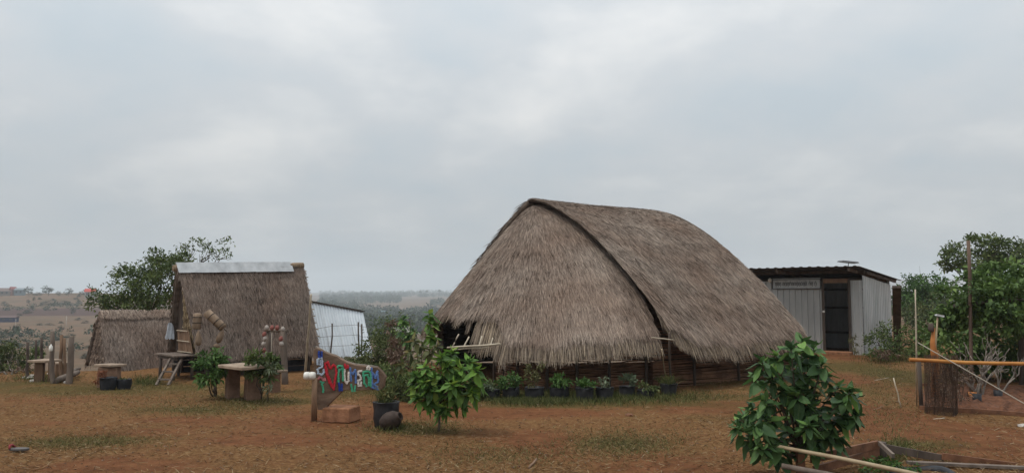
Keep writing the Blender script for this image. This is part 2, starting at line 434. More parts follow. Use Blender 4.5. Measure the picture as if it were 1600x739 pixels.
near = mixc(mask, near, soilc)
gm = rampn(madd(attr('green'), nz(9, 6, .7), .8), [(.50, (0, 0, 0)), (1.0, (.9, .9, .9))])
near = mixc(gm, near, greenc)
fieldc = rampn(nz(.012, 8, .6), [(.30, (0.054, 0.047, 0.028)), (.43, (0.112, 0.074, 0.046)), (.56, (0.162, 0.101, 0.063)), (.70, (0.084, 0.047, 0.029))])
fieldc = mixc(rampn(nz(.09, 6, .7), [(.44, (0, 0, 0)), (.60, (0.371, 0.408, 0.421))]), fieldc, (0.042, 0.049, 0.028))
sepn = t.nodes.new('ShaderNodeSeparateXYZ'); t.links.new(geo.outputs['Position'], sepn.inputs[0])
mrn = t.nodes.new('ShaderNodeMapRange'); t.links.new(sepn.outputs[1], mrn.inputs[0]); mrn.inputs[1].default_value = 22; mrn.inputs[2].default_value = 45
# a ploughed strip across the left hillside, dark turned earth between two hedges
wv = t.nodes.new('ShaderNodeMath'); wv.operation = 'MULTIPLY_ADD'; t.links.new(nz(.02, 3), wv.inputs[0]); wv.inputs[1].default_value = 60; t.links.new(sepn.outputs[1], wv.inputs[2])
ps = t.nodes.new('ShaderNodeMapRange'); ps.interpolation_type = 'LINEAR'; t.links.new(wv.outputs[0], ps.inputs[0]); ps.inputs[1].default_value = 345; ps.inputs[2].default_value = 349
pe = t.nodes.new('ShaderNodeMapRange'); t.links.new(wv.outputs[0], pe.inputs[0]); pe.inputs[1].default_value = 392; pe.inputs[2].default_value = 396; pe.inputs[3].default_value = 1; pe.inputs[4].default_value = 0
pm = t.nodes.new('ShaderNodeMath'); pm.operation = 'MULTIPLY'; t.links.new(ps.outputs[0], pm.inputs[0]); t.links.new(pe.outputs[0], pm.inputs[1])
xl = t.nodes.new('ShaderNodeMapRange'); t.links.new(sepn.outputs[0], xl.inputs[0]); xl.inputs[1].default_value = -90; xl.inputs[2].default_value = -110
pm2 = t.nodes.new('ShaderNodeMath'); pm2.operation = 'MULTIPLY'; t.links.new(pm.outputs[0], pm2.inputs[0]); t.links.new(xl.outputs[0], pm2.inputs[1])
fieldc = mixc(pm2.outputs[0], fieldc, (0.069, 0.038, 0.030))
t.links.new(mixc(mrn.outputs[0], near, fieldc), b.inputs['Base Color'])
b.inputs['Roughness'].default_value = .95; b.inputs['Specular IOR Level'].default_value = .08
bp = t.nodes.new('ShaderNodeBump'); bp.inputs['Strength'].default_value = .8; bp.inputs['Distance'].default_value = .04
t.links.new(nz(26, 8, .75), bp.inputs['Height']); t.links.new(bp.outputs[0], b.inputs['Normal'])
ground = link_mesh('ground', me, m)
tag(ground, 'reddish earth yard with dry matted grass sloping to a valley', 'ground', kind='structure')

# ------------------------------------------------------------------ strands (thatch, grass) and leaves
def unit(a): return a / np.maximum(np.linalg.norm(a, axis=-1, keepdims=True), 1e-9)
def strand_mesh(name, P, D, N, length, width, jitter=.18, lift=.02, droop=0.0, h0=.0, taper=.35, roll=.5, rr=None):
    n = len(P)
    S = unit(np.cross(D, N))
    a = rng.normal(0, jitter, (n, 1))
    d = unit(D * np.cos(a) + S * np.sin(a))
    s = unit(np.cross(d, N))
    ro = rng.normal(0, roll, (n, 1))
    s = s * np.cos(ro) + N * np.sin(ro)
    L = (length * rng.uniform(.6, 1.25, n))[:, None]
    w = (width * rng.uniform(.6, 1.4, n))[:, None] / 2
    lf = lift * rng.uniform(-.1, 1.0, (n, 1))
    hh = h0 * rng.uniform(0, 1, (n, 1))
    dn = np.array([0, 0, -1.0])
    p0 = P + N * hh
    p1 = p0 + d * L * .5 + N * lf * .6 + dn * L * droop * .18
    p2 = p0 + d * L + N * lf + dn * L * droop * .75
    V = np.stack([p0 - s * w, p0 + s * w, p1 - s * w, p1 + s * w, p2 - s * w * taper, p2 + s * w * taper], 1).reshape(-1, 3)
    b = np.arange(n)[:, None] * 6
    F = np.concatenate([b + np.array([[0, 1, 3, 2]]), b + np.array([[2, 3, 5, 4]])], 1).reshape(-1, 4)
    r = rng.uniform(0, 1, n) if rr is None else rr
    return fast_mesh(name, V, F, np.repeat(r, 6))
def surf_frames(f, a, t, da=.01, dt=.01):
    """f(a,t)->(n,3); t runs down the roof. returns P, D (down), N (outward, up-facing)"""
    P = f(a, t)
    D = unit(f(a, t + dt) - f(a, t - dt))
    A = unit(f(a + da, t) - f(a - da, t))
    N = unit(np.cross(A, D))
    N = np.where(N[:, 2:3] < 0, -N, N)
    return P, D, N
def shell(f, a0, a1, na, t0, t1, ntt, th, name, mat, parent):
    """closed solid between f and f lowered along its normal by th"""
    aa, tt = np.meshgrid(np.linspace(a0, a1, na), np.linspace(t0, t1, ntt), indexing='ij')
    P, D, N = surf_frames(f, aa.ravel(), tt.ravel())
    V = np.vstack([P, P - N * th])
    k = na * ntt
    F = []
    for i in range(na - 1):
        for j in range(ntt - 1):
            q = (i * ntt + j, (i + 1) * ntt + j, (i + 1) * ntt + j + 1, i * ntt + j + 1)
            F.append(q); F.append(tuple(x + k for x in q[::-1]))
    rim = [i * ntt for i in range(na)] + [(na - 1) * ntt + j for j in range(1, ntt)] + [i * ntt + ntt - 1 for i in range(na - 2, -1, -1)] + [j for j in range(ntt - 2, 0, -1)]
    for x, y in zip(rim, rim[1:] + rim[:1]):
        F.append((x, x + k, y + k, y))
    me = fast_mesh(name, V, np.array(F), smooth=True)
    bm = bmesh.new(); bm.from_mesh(me); bmesh.ops.recalc_face_normals(bm, faces=bm.faces); bm.to_mesh(me); bm.free()
    return link_mesh(name, me, mat, parent)

def leaf_cloud(P, outd, size, width=.42, droop=.35, spread=.7, fold=.18, up=.9):
    n = len(P)
    d = unit(outd * .8 + rng.normal(0, spread, (n, 3)) + np.array([0, 0, -droop]))
    u = np.array([0, 0, up]) + rng.normal(0, .55, (n, 3))
    s = unit(np.cross(d, u)); nn = np.cross(s, d)
    L = (size * rng.uniform(.6, 1.3, n))[:, None]
    w = L * width * .5
    tip = P + d * L - nn * L * .12
    mid = P + d * L * .48 + nn * L * fold * .3
    V = np.stack([P, mid - s * w + nn * L * fold * .5, tip, mid + s * w + nn * L * fold * .5], 1).reshape(-1, 3)
    b = np.arange(n)[:, None] * 4
    F = np.concatenate([b + np.array([[0, 1, 2]]), b + np.array([[0, 2, 3]])], 1).reshape(-1, 3)
    return V, F, np.repeat(rng.uniform(0, 1, n), 4)
def blob_leaves(blobs, n, size, clump=.28, **k):
    """blobs: list of (centre, (rx,ry,rz)); leaves gathered in clumps, more towards the shell"""
    w = np.array([b[1][0] * b[1][1] * b[1][2] for b in blobs]) ** .67; w /= w.sum()
    Ps, Os, Rs = [], [], []
    for (c, r), f in zip(blobs, w):
        c = np.array(c, float); r = np.array(r, float)
        m_ = max(8, int(n * f)); kc = max(4, int(m_ / 34))
        dirs = unit(rng.normal(0, 1, (kc, 3)))
        cc = dirs * (rng.uniform(.25, 1, (kc, 1)) ** .5)
        idx = rng.integers(0, kc, m_)
        loc = cc[idx] + rng.normal(0, clump, (m_, 3)) * .8
        Ps.append(c + loc * r); Os.append(unit(loc + 1e-6))
        Rs.append(np.clip(rng.uniform(0, 1, kc)[idx] * .45 + rng.uniform(0, .55, m_), 0, 1))
    P, O, rr = np.vstack(Ps), np.vstack(Os), np.concatenate(Rs)
    V, F, _ = leaf_cloud(P, O, size, **k)
    return V, F, np.repeat(rr, 4)
def wiggle(p0, p1, n, amp):
    p0, p1 = Vector(p0), Vector(p1)
    L = (p1 - p0).length
    return [p0.lerp(p1, i / n) + (Vector([random.uniform(-1, 1) for _ in range(3)]) * amp * L if 0 < i < n else Vector((0, 0, 0))) for i in range(n + 1)]
def branches(mb, base, forks, r0, targets, sub=3, twig=.3):
    """trunk from base to a fork point, limbs from there to the targets, sub-limbs off each limb"""
    fk = Vector(forks)
    mb.tube(wiggle(base, fk, 4, .03), [r0 * (1 - .10 * i) for i in range(5)], 8)
    for tg in targets:
        pts = wiggle(fk.lerp(Vector(base), random.uniform(0, .25)), tg, 5, .06)
        mb.tube(pts, [r0 * (.5 - .085 * i) for i in range(6)], 6)
        for k in range(sub):
            a = pts[random.randint(2, 4)]
            e_ = a + (Vector(tg) - fk).normalized() * twig * random.uniform(.4, 1) + Vector([random.uniform(-1, 1) for _ in range(3)]) * twig
            mb.tube(wiggle(a, e_, 3, .1), [r0 * .16, r0 * .12, r0 * .08, r0 * .04], 5)
def make_tree(name, label, cat, base, fork, r0, blobs, n, size, mat, bark, group=None, sub=3, **k):
    base = Vector(base)
    tr = thing(name, label, cat, base, group)
    mb = MB(); branches(mb, base - Vector((0, 0, .1)), fork, r0, [b_[0] for b_ in blobs], sub, twig=max(b_[1][0] for b_ in blobs) * .8)
    mb.build('trunk', bark, tr)
    V, F, rr = blob_leaves(blobs, n, size, **k)
    link_mesh('crown', fast_mesh('crown', V, F, rr), mat, tr)
    return tr
# ------------------------------------------------------------------ the big thatched hut
U = np.array([.825, .565, 0.]); NN = np.array([.565, -.825, 0.]); A0 = np.array([.34, 17.0, 0.])
HT, WD, LEN = 3.68, 4.1, 3.62
def col(v): return np.asarray(v, float)[:, None]
def f_main(side):
    def f(a, t):
        a, t = np.asarray(a, float), np.asarray(t, float)
        s = a * LEN
        if side > 0:
            ze = np.interp(s, [-.3, 0, .6, 1.7, 2.8, 3.62, 4], [1.14, 1.10, .94, .82, .92, 1.04, 1.07])
        else:
            ze = .80 + 0 * s
        tt = np.maximum(t, 0)
        wob = .035 * np.sin(s * 2.3 + t * 3) * t + .02 * np.sin(s * 6.1 + 1) * t
        p_ = 1.60 if side > 0 else 1.16
        z = HT - .03 * np.sin(np.clip(a, 0, 1) * math.pi) - .10 * np.clip(a - .72, 0, 1) ** 1.5 * 3 * (1 - tt) - (HT - ze) * tt ** p_ + wob
        P = A0 + U * col(s) + NN * col(side * WD * t)
        P[:, 2] = z
        return P
    return f
def f_apron(phi_deg, t):
    ph = np.radians(np.asarray(phi_deg, float)); pd = np.asarray(phi_deg, float); t = np.asarray(t, float)
    ext = np.interp(pd, [-110, -30, -5, 8, 110], [1.35, 1.45, 2.1, 2.6, 2.6])
    ex = np.interp(pd, [-40, 10], [1.0, .667])
    cu = np.sign(np.cos(ph)) * np.abs(np.cos(ph)) ** ex
    sn = np.sign(np.sin(ph)) * np.abs(np.sin(ph)) ** ex
    tmx = np.interp(pd, [-6, -2, 2, 9, 11, 25, 30], [1, .97, .93, .92, .89, .89, .99])
    t = t * tmx
    ze = np.interp(pd, [-110, -60, -30, -4, 4, 9, 20, 28, 40, 60, 80, 90, 110], [.85, .85, .95, 1.12, 1.16, .98, .90, .86, .84, .84, .89, .91, .91])
    pp = np.interp(pd, [-90, -40, 0, 25, 60, 90], [1.13, 1.10, 1.12, 1.20, 1.42, 1.58])
    top = HT - .105
    tt = np.maximum(t, 0)
    z = top - (top - ze) * tt ** pp + .03 * np.sin(pd * .11) * t + .02 * np.sin(pd * .31 + 2 * t) * t
    P = A0 + U * col(.12 - ext * t * cu) + NN * col((WD - .12) * t * sn)
    P = P + U * col(np.interp(pd, [45, 88], [0, .34]) * (1 - tt ** 5) * np.minimum(1, tt * 4))   # tucked under the main roof, open only near the eave
    P[:, 2] = z
    return P
def f_rear(phi_deg, t):
    ph = np.radians(np.asarray(phi_deg, float)); t = np.asarray(t, float)
    top = HT - .30
    P = A0 + U * col(LEN - .15 + 2.3 * t * np.cos(ph)) + NN * col((WD - .15) * t * np.sin(ph))
    P[:, 2] = top - (top - .80) * np.maximum(t, 0) ** 1.45
    return P
def sample(f, a0, a1, t0, t1, n):
    k = n * 6
    a = rng.uniform(a0, a1, k); t = rng.uniform(t0, t1, k)
    da, dt = (a1 - a0) * .004, .004
    J = np.linalg.norm(np.cross((f(a + da, t) - f(a - da, t)), (f(a, t + dt) - f(a, t - dt))), axis=1)
    J = np.minimum(J, np.percentile(J, 99.5)); keep = rng.uniform(0, J.max(), k) < J
    a, t = a[keep], t[keep]
    while len(a) < n:
        a = np.concatenate([a, a]); t = np.concatenate([t, t])
    return a[:n], t[:n]
def thatch(f, a0, a1, t0, t1, n, length, width, mat, parent, name='thatch', courses=8, **k):
    a, t = sample(f, a0, a1, t0, t1, n)
    an = (a - a0) / (a1 - a0)
    fr_ = (t * courses + .35 * vnoise(an * 9, t * 0, 1.0, 41) + .12 * vnoise(an * 60, t * 0, 1.0, 42)) % 1.0     # courses of thatch, lower ends paler
    k['rr'] = np.clip(rng.uniform(0, 1, n) * .78 + .16 * (fr_ - .35) + .12 * (vnoise(an * 240, t * 8, 1.0, 43) - .5), 0, 1)
    P, D, N = surf_frames(f, a, t, (a1 - a0) * .004, .004)
    o = link_mesh(name, strand_mesh(name, P, D, N, length, width, **k), mat, parent)
    return tag(o, kind='stuff')
def fringe(f, a0, a1, n, length, width, mat, parent, t0=.93, t1=1.005, name='eave_fringe', **k):
    a = rng.uniform(a0, a1, n)
    ragged = vnoise(a * 37 / (a1 - a0), a * 0, 1.0, 9)                  # uneven hem
    keep = rng.uniform(0, 1, n) < .35 + .9 * ragged
    a = a[keep]; ragged = ragged[keep]; t = rng.uniform(t0, t1, len(a))
    P, D, N = surf_frames(f, a, t, (a1 - a0) * .004, .004)
    me = strand_mesh(name, P - N * rng.uniform(0, .07, (len(a), 1)), D, N, length, width, **k)
    return tag(link_mesh(name, me, mat, parent), kind='stuff')

hut = thing('thatched_hut', 'large hut with a round-backed dry grass roof reaching almost to the ground', 'hut', (A0[0] + .8, A0[1] - 1.5, 0))
roofF = shell(f_main(1), 0, 1, 26, 0, 1, 30, .035, 'roof', M['thatch_base'], hut)
roofB = shell(f_main(-1), 0, 1, 16, 0, 1, 22, .11, 'roof', M['thatch_base'], hut)
apron = shell(f_apron, -100, 88.5, 90, .02, 1, 26, .10, 'gable_apron', M['thatch_base'], hut)
rearA = shell(f_rear, -95, 95, 30, .02, 1, 16, .10, 'rear_apron', M['thatch_base'], hut)
thatch(f_main(1), -.012, 1.006, .0, .99, 95000, .25, .0062, M['thatch'], roofF, lift=.024, jitter=.085, h0=.012)
thatch(f_main(-1), -.004, 1.004, .0, 1, 9000, .34, .014, M['thatch'], roofB, lift=.035, h0=.012)
thatch(f_apron, -98, 88.7, .03, .985, 110000, .25, .0062, M['thatch'], apron, lift=.024, jitter=.08, h0=.012)
thatch(f_rear, -90, 95, .05, 1, 9000, .32, .012, M['thatch_fresh'], rearA, lift=.04, h0=.012)
fringe(f_main(1), 0, 1, 12000, .27, .008, M['thatch_fringe'], roofF, droop=.5, lift=.03, jitter=.14, roll=1.0)
fringe(f_apron, 28, 88.5, 17000, .27, .008, M['thatch_fringe'], apron, droop=.5, lift=.03, jitter=.13, roll=1.0)
fringe(f_apron, -95, 8.5, 4000, .22, .010, M['thatch_fringe'], apron, droop=.35, lift=.03, jitter=.13, roll=1.0)
# fuzzy rear verge, front verge: straw ends sticking out past the edge
for aa, sg in ((1.0, 1),):
    n = 800
    t = rng.uniform(.0, 1.0, n); a = np.full(n, aa)
    P, D, N = surf_frames(f_main(1), a, t, .004, .004)
    P = P - N * rng.uniform(0, .06, (n, 1))
    D2 = unit(D * .85 + U * sg * rng.uniform(.05, .5, (n, 1)))
    tag(link_mesh('verge_straw', strand_mesh('verge_straw', P, D2, N, .09, .008, lift=.01), M['thatch'], roofF), kind='stuff')
# hanging tufts where the eave has come apart beside the entrance
for ph, ln, sp in ((12.2, .36, .5), (17.4, .62, .7), (20.2, .68, .8), (23.0, .60, 1.1), (25.4, .58, 1.1), (27.6, .54, 1.2), (29.5, .46, 1.2), (10.6, .18, .4)):
    n = 420
    a = rng.normal(ph, sp * .55, n); t = rng.uniform(.90, .99, n)
    P, D, N = surf_frames(f_apron, a, t, .3, .004)
    D = unit(D + np.array([-.10, -.02, -.55]))
    tag(link_mesh('hanging_tuft', strand_mesh('hanging_tuft', P, D, N, ln, .010, jitter=.07, lift=.03, droop=.2, roll=1.0), M['thatch_fringe'], apron), kind='stuff')
# poles: verge battens, ridge batten, exposed eave laths and rafters
def along(f, a, t, off): 
    P, D, N = surf_frames(f, np.asarray(a, float), np.asarray(t, float), .004, .004)
    return [Vector(p) for p in P + N * off]
tt = np.linspace(.01, .99, 24)
aa = np.linspace(.12, .97, 16)
MB().tube([p + Vector((0, 0, .012 * math.sin(i * 1.3))) for i, p in enumerate(along(f_main(1), aa, aa * 0 + .10, .03))], .010, 5).build('ridge_batten', M['wood_dark'], roofF)
MB().tube(along(f_main(1), np.linspace(.995, .995, 8), np.linspace(.12, .5, 8), .03), .012, 5).build('ridge_batten', M['wood_grey'], roofF)
for (x0, y0, d0, x1, y1, d1, r_) in ((699, 543, 14.35, 782, 537, 13.6, .017), (704, 546, 14.3, 762, 543, 13.8, .012)):
    MB().tube(wiggle(at(x0, y0, d0), at(x1, y1, d1), 5, .006), r_, 6).build('eave_lath', M['bamboo_pale'], hut)
for (x0, y0, x1, y1, d_) in ((717, 522, 706, 543, 14.4), (733, 526, 724, 543, 14.2), (753, 525, 748, 542, 14.0), (770, 528, 766, 541, 13.85)):
    MB().tube(wiggle(at(x0, y0, d_ + .12), at(x1, y1, d_), 3, .01), .014, 6).build('rafter', M['bamboo_pale'], hut)
# wall of split bamboo, slat over slat
def wall_plan(phi0, phi1, n, k=.87):
    a = np.linspace(phi0, phi1, n); return f_apron(a, a * 0 + k)[:, :2]
front = np.vstack([wall_plan(19.5, 89, 30), (A0 + U * col(np.linspace(.1, LEN + .5, 10)) + NN * (WD - .5))[:, :2]])
back = np.vstack([(A0 + U * col(np.linspace(LEN + .5, .1, 6)) - NN * (WD - .6))[:, :2], wall_plan(-89, -34, 10)])
rear_ = np.array([A0 + U * (LEN + .5) + NN * (WD - .5), A0 + U * (LEN + 1.25) + NN * 1.5, A0 + U * (LEN + 1.25) - NN * 1.5, A0 + U * (LEN + .5) - NN * (WD - .6)])[:, :2]
def slat_wall(plan, z0, z1, step, name, mat, tight=False):
    mb = MB()
    plan = [Vector((p[0], p[1], 0)) for p in plan]
    z = z0
    while z < z1:
        h = step * (1.25 if tight else random.uniform(.62, .95)); off = random.uniform(-.012, .012)
        vs, fs = [], []
        ph = random.uniform(0, 9)
        for i, p in enumerate(plan):
            d = (plan[min(i + 1, len(plan) - 1)] - plan[max(i - 1, 0)]).normalized()
            nrm = Vector((d.y, -d.x, 0))
            zz_ = z + .010 * math.sin(i * .9 + ph)
            q = p + nrm * (off + (.008 if (i + int(z / step)) % 2 else -.008))
            vs += [q + Vector((0, 0, zz_)), q + nrm * .010 + Vector((0, 0, zz_ + h * .5)), q + Vector((0, 0, zz_ + h)), q - nrm * .012 + Vector((0, 0, zz_ + h * .5))]
        for i in range(len(plan) - 1):
            for k in range(4):
                fs.append((i * 4 + k, i * 4 + (k + 1) % 4, (i + 1) * 4 + (k + 1) % 4, (i + 1) * 4 + k))
        fs += [(0, 1, 2, 3), tuple(len(vs) - 4 + k for k in (3, 2, 1, 0))]
        mb.add(vs, fs)
        z += step
    return tag(mb.build(name, mat, hut), kind='stuff')
slat_wall(front, -.03, 1.0, .030, 'slat_wall', M['bamboo_brown'])
slat_wall(back, -.03, 1.0, .045, 'slat_wall', M['wood_dark'], True)  # interior shade put into a dark colour and gapless slats, seen through the entrance
slat_wall(rear_, -.03, .80, .045, 'slat_wall', M['wood_dark'], True)  # coloured dark and closed up like the back wall, to darken the interior
for ph in (19.5, 25, 33, 47, 60, 74, 88):
    p = f_apron(np.array([ph]), np.array([.885]))[0]
    MB().tube([(p[0], p[1], -.1), (p[0] + .01, p[1], .45), (p[0], p[1], .98)], [.028, .026, .024], 7).build('wall_post', M['wood_dark'], hut)
for s in (1.1, 2.3):
    p = A0 + U * s + NN * (WD - .46)
    MB().tube([(p[0], p[1], -.1), (p[0], p[1], .9)], .026, 7).build('wall_post', M['wood_dark'], hut)
p0, p1 = at(1034, 545, 13.55), gp(1043, 608)
MB().tube(wiggle(p0, p1, 4, .01), .012, 6).build('leaning_stick', M['bamboo'], hut)
MB().tube(wiggle(at(1018, 527, 13.35), at(1053, 531, 13.5), 4, .02), .010, 6).build('eave_stick', M['bamboo_pale'], hut)
MB().tube(wiggle(at(1046, 520, 13.5), at(1048, 606, 13.9), 4, .01), .022, 6).build('wall_post', M['wood_dark'], hut)
# ------------------------------------------------------------------ corrugated sheets
def corrugated(o, ud, vd, nd, w, h, pitch=.17, amp=.014, rib=.34, th=.004, wob=0.0, h1=None):
    """one ribbed sheet as a closed thin solid; o corner, ud across, vd along the ribs, nd outward"""
    o, ud, vd, nd = Vector(o), Vector(ud).normalized(), Vector(vd).normalized(), Vector(nd).normalized()
    if h1 is None: h1 = h
    xs = []
    x = 0.0
    while x < w - 1e-6:
        for fx, a in ((0, 0), (.5 - rib / 2, 0), (.5 - rib / 4, 1), (.5 + rib / 4, 1), (.5 + rib / 2, 0)):
            xx = x + fx * pitch
            if xx <= w: xs.append((xx, a * amp))
        x += pitch
    xs.append((w, 0.0))
    vs, fs = [], []
    nv = 4
    for j in range(nv + 1):
        for xx, a in xs:
            hh = h + (h1 - h) * xx / w
            q = o + ud * xx + vd * (hh * j / nv) + nd * (a + wob * math.sin(xx * 5 + j * 1.7))
            vs.append(q)
    n = len(xs); k = len(vs)
    vs += [v - nd * th for v in vs]
    for j in range(nv):
        for i in range(n - 1):
            q = (j * n + i, j * n + i + 1, (j + 1) * n + i + 1, (j + 1) * n + i)
            fs.append(q); fs.append(tuple(x + k for x in q[::-1]))
    for j in range(nv):
        for i in (0, n - 1):
            a, b_ = j * n + i, (j + 1) * n + i
            fs.append((a, b_, b_ + k, a + k))
    for i in range(n - 1):
        for j in (0, nv):
            a, b_ = j * n + i, j * n + i + 1
            fs.append((a, a + k, b_ + k, b_))
    return MB().add(vs, fs)

# ------------------------------------------------------------------ A-shaped thatched huts
def v3(p, z): return np.array([p[0], p[1], z])
def a_frame(hut_, r0, r1, fn, half, zeave, flare0, flare1, th, n_front, mat, back=True, bulge=.05, strand=.16, hem=.11, hem_n=2500, droop=.2):
    """two thatched slopes between a ridge r0-r1 and eaves; returns the front patch function"""
    r0, r1 = np.array(r0), np.array(r1); fn = np.array([fn[0], fn[1], 0.]); rd = unit((r1 - r0) * np.array([1, 1, 0]))
    fns = []
    for sg in (1, -1):
        def f(a, t, sg=sg):
            a, t = np.asarray(a, float), np.asarray(t, float)
            top = r0 + (r1 - r0) * col(a)
            e0 = r0 - rd * flare0; e1 = r1 + rd * flare1
            eav = e0 + (e1 - e0) * col(a) + fn * sg * half
            eav[:, 2] = zeave + .02 * np.sin(a * 17)
            P = top + (eav - top) * col(t)
            P = P + (fn * sg * .8 + np.array([0, 0, .5])) * col(bulge * np.sin(np.clip(t, 0, 1) * math.pi) + .012 * np.sin(a * 13 + t * 7))
            return P
        fns.append(f)
        rf_ = shell(f, 0, 1, 18, 0, 1, 12, th, 'roof', M['thatch_base'], hut_)
        nn_ = n_front if sg > 0 else n_front // 5
        thatch(f, -.004, 1.004, .0, .985, nn_, strand, .0075 if sg > 0 else .016, mat, rf_, lift=.014, jitter=.2, h0=.008)
        fringe(f, 0, 1, hem_n if sg > 0 else hem_n // 4, hem, .008, mat, rf_, t0=.93, t1=1.0, droop=droop, lift=.02, jitter=.15, roll=.8)
    return fns
def gable(hut_, f, fb, courses, z_lo, split, fresh, side=0.0):
    """dark end wall with courses of straw matting tied on its front half"""
    tl = np.linspace(.03, .985, courses + 1)
    eF = f(np.array([side] * len(tl)), tl); eB = fb(np.array([side] * len(tl)), tl)
    inn = unit((eF[0] * 0 + (f(np.array([1 - side]), np.array([.5])) - f(np.array([side]), np.array([.5])))[0])[None])[0]
    off = inn * .10
    poly = [Vector(eF[0] * .5 + eB[0] * .5 + off + np.array([0, 0, -.06]))] + [Vector(eB[-1] + off)] + [Vector(eF[-1] + off)]
    MB().prism(poly, Vector(inn * .04)).build('end_wall', M['wood_dark'], hut_)
    for i in range(courses):
        q0, q1 = eF[i], eF[i + 1]; b0, b1 = eB[i], eB[i + 1]
        s = split(i / courses)
        if s <= .03: continue
        step = -inn * (.012 + .010 * (i / courses))
        a0 = q0 + inn * .05; a1 = q1 + inn * .05
        c0 = q0 + (b0 - q0) * s + inn * .05; c1 = q1 + (b1 - q1) * s + inn * .05
        a1 = a1 + step * 2.2; c1 = c1 + step * 2.2
        gap = np.array([0, 0, .012])
        mb = MB().prism([Vector(a0), Vector(c0), Vector(c1 + gap), Vector(a1 + gap)], Vector(inn * .03))
        sc_ = mb.build('straw_course', M['straw_mat'], hut_)
        # straw on the face of the course
        n = 420
        ka, kt = rng.uniform(0, 1, n), rng.uniform(0, .8, n)
        P = (a0 + (c0 - a0) * col(ka)) * (1 - col(kt)) + (a1 + (c1 - a1) * col(ka)) * col(kt) + step * .4
        D = np.tile(unit((a1 - a0 + c1 - c0)[None]), (n, 1)); N = np.tile(-inn, (n, 1))
        L = np.linalg.norm(a1 - a0) * .45
        tag(link_mesh('straw', strand_mesh('straw', P, D, N, L, .009, jitter=.12, lift=.012), fresh, sc_), kind='stuff')
        MB().tube([Vector(a0 + step * 1.5), Vector(c0 + step * 1.5)], .008, 5).build('binding_lath', M['bamboo_pale'], sc_)
M['straw_mat'] = noisy('straw_mat', (.16, .11, .07), (.32, .235, .155), 8, .9, .6, 40, stretch=(6, 6, .6))
BETA = R(42)
RD = np.array([math.cos(BETA), math.sin(BETA), 0.]); FN = np.array([math.sin(BETA), -math.cos(BETA), 0.])

# the small hut on posts
r0 = np.array(at(277, 415, 16.4)); r1 = r0 + RD * 2.78 + np.array([0, 0, .09])
gran = thing('stilt_hut', 'small steep straw-roofed hut on short posts with a ladder and metal ridge cap', 'hut', (r0[0] + 1.2, r0[1] + .7, 0))
fF, fB = a_frame(gran, r0, r1, FN, .85, .43, -.17, .0, .08, 42000, M['thatch_old'])
gable(gran, fF, fB, 10, .55, lambda k: .16 + .48 * k, M['thatch_fresh'])
gable(gran, fF, fB, 10, .55, lambda k: .48, M['thatch_old'], side=1.0)
# ridge cap of two metal sheets, bare straw roll at the right-hand end
for sg, ff in ((1, fF), (-1, fB)):
    for a0_, a1_ in ((-.012, .45), (.45, .90)):
        p00, p10 = ff(np.array([a0_, a1_]), np.array([-.01, -.01])); p01, p11 = ff(np.array([a0_, a1_]), np.array([.115, .105]))
        lift = np.array([0, 0, .05]) + FN * sg * .03
        ud = Vector(p10 - p00); vd = Vector(p01 - p00)
        nd = ud.cross(vd) * (1 if sg > 0 else -1)
        if nd.z < 0: nd = -nd
        mb = corrugated(Vector(p00 + lift) + Vector((0, 0, .004 * (a0_ > 0))), ud, vd, nd, ud.length * 1.004, vd.length, pitch=.6, amp=.006, rib=.3)
        mb.build('ridge_cap', M['zinc_cap'], gran)
pr = fF(np.linspace(.89, 1.01, 4), np.zeros(4))
MB().tube([Vector(p) + Vector((0, 0, -.02)) for p in pr], [.07, .075, .075, .07], 10).build('ridge_roll', M['straw_mat'], gran)
pr = fF(np.linspace(-.03, .03, 3), np.zeros(3))
MB().tube([Vector(p) + Vector((0, 0, -.05)) for p in pr], [.06, .07, .07], 10).build('ridge_roll', M['straw_mat'], gran)
for k in range(12):                                                  # lath ends poking out past the right verge
    p = fF(np.array([1.0]), np.array([.08 + k * .075]))[0]
    MB().tube([Vector(p - RD * .1 - FN * .02), Vector(p + RD * random.uniform(.05, .10) - FN * .02)], .012, 5).build('lath_end', M['bamboo'], gran)
# floor, posts
fc = [fF(np.array([.05, .97]), np.array([.94, .94])), fB(np.array([.05, .97]), np.array([.94, .94]))]
cF0, cF1, cB0, cB1 = fc[0][0], fc[0][1], fc[1][0], fc[1][1]
def flat(p, z): return Vector((p[0], p[1], z))
MB().prism([flat(cF0, .40), flat(cF1, .40), flat(cB1, .40), flat(cB0, .40)], (0, 0, .05)).build('floor', M['wood_dark'], gran)
for ka in (.04, .36, .68, .97):
    for kb in (.08, .92):
        p = (cF0 + (cF1 - cF0) * ka) * (1 - kb) + (cB0 + (cB1 - cB0) * ka) * kb
        MB().tube([flat(p, -.1), flat(p, .41)], [.042, .038], 7).build('post', M['wood_dark'], gran)
M['tarp_dark'] = noisy('tarp_dark', (.012, .013, .018), (.03, .031, .038), 6, .8, .2)
for z0 in (.0, .14, .28):
    MB().bar(flat(cF0 + (cF1 - cF0) * .60 + (cB0 - cF0) * .14, z0 + .06), flat(cF1 + (cB1 - cF1) * .14, z0 + .06), .02, .135).build('skirting_board', M['tarp_dark'], gran)
    MB().bar(flat(cB0, z0 + .06), flat(cB1, z0 + .06), .02, .13).build('skirting_board', M['tarp_dark'], gran)
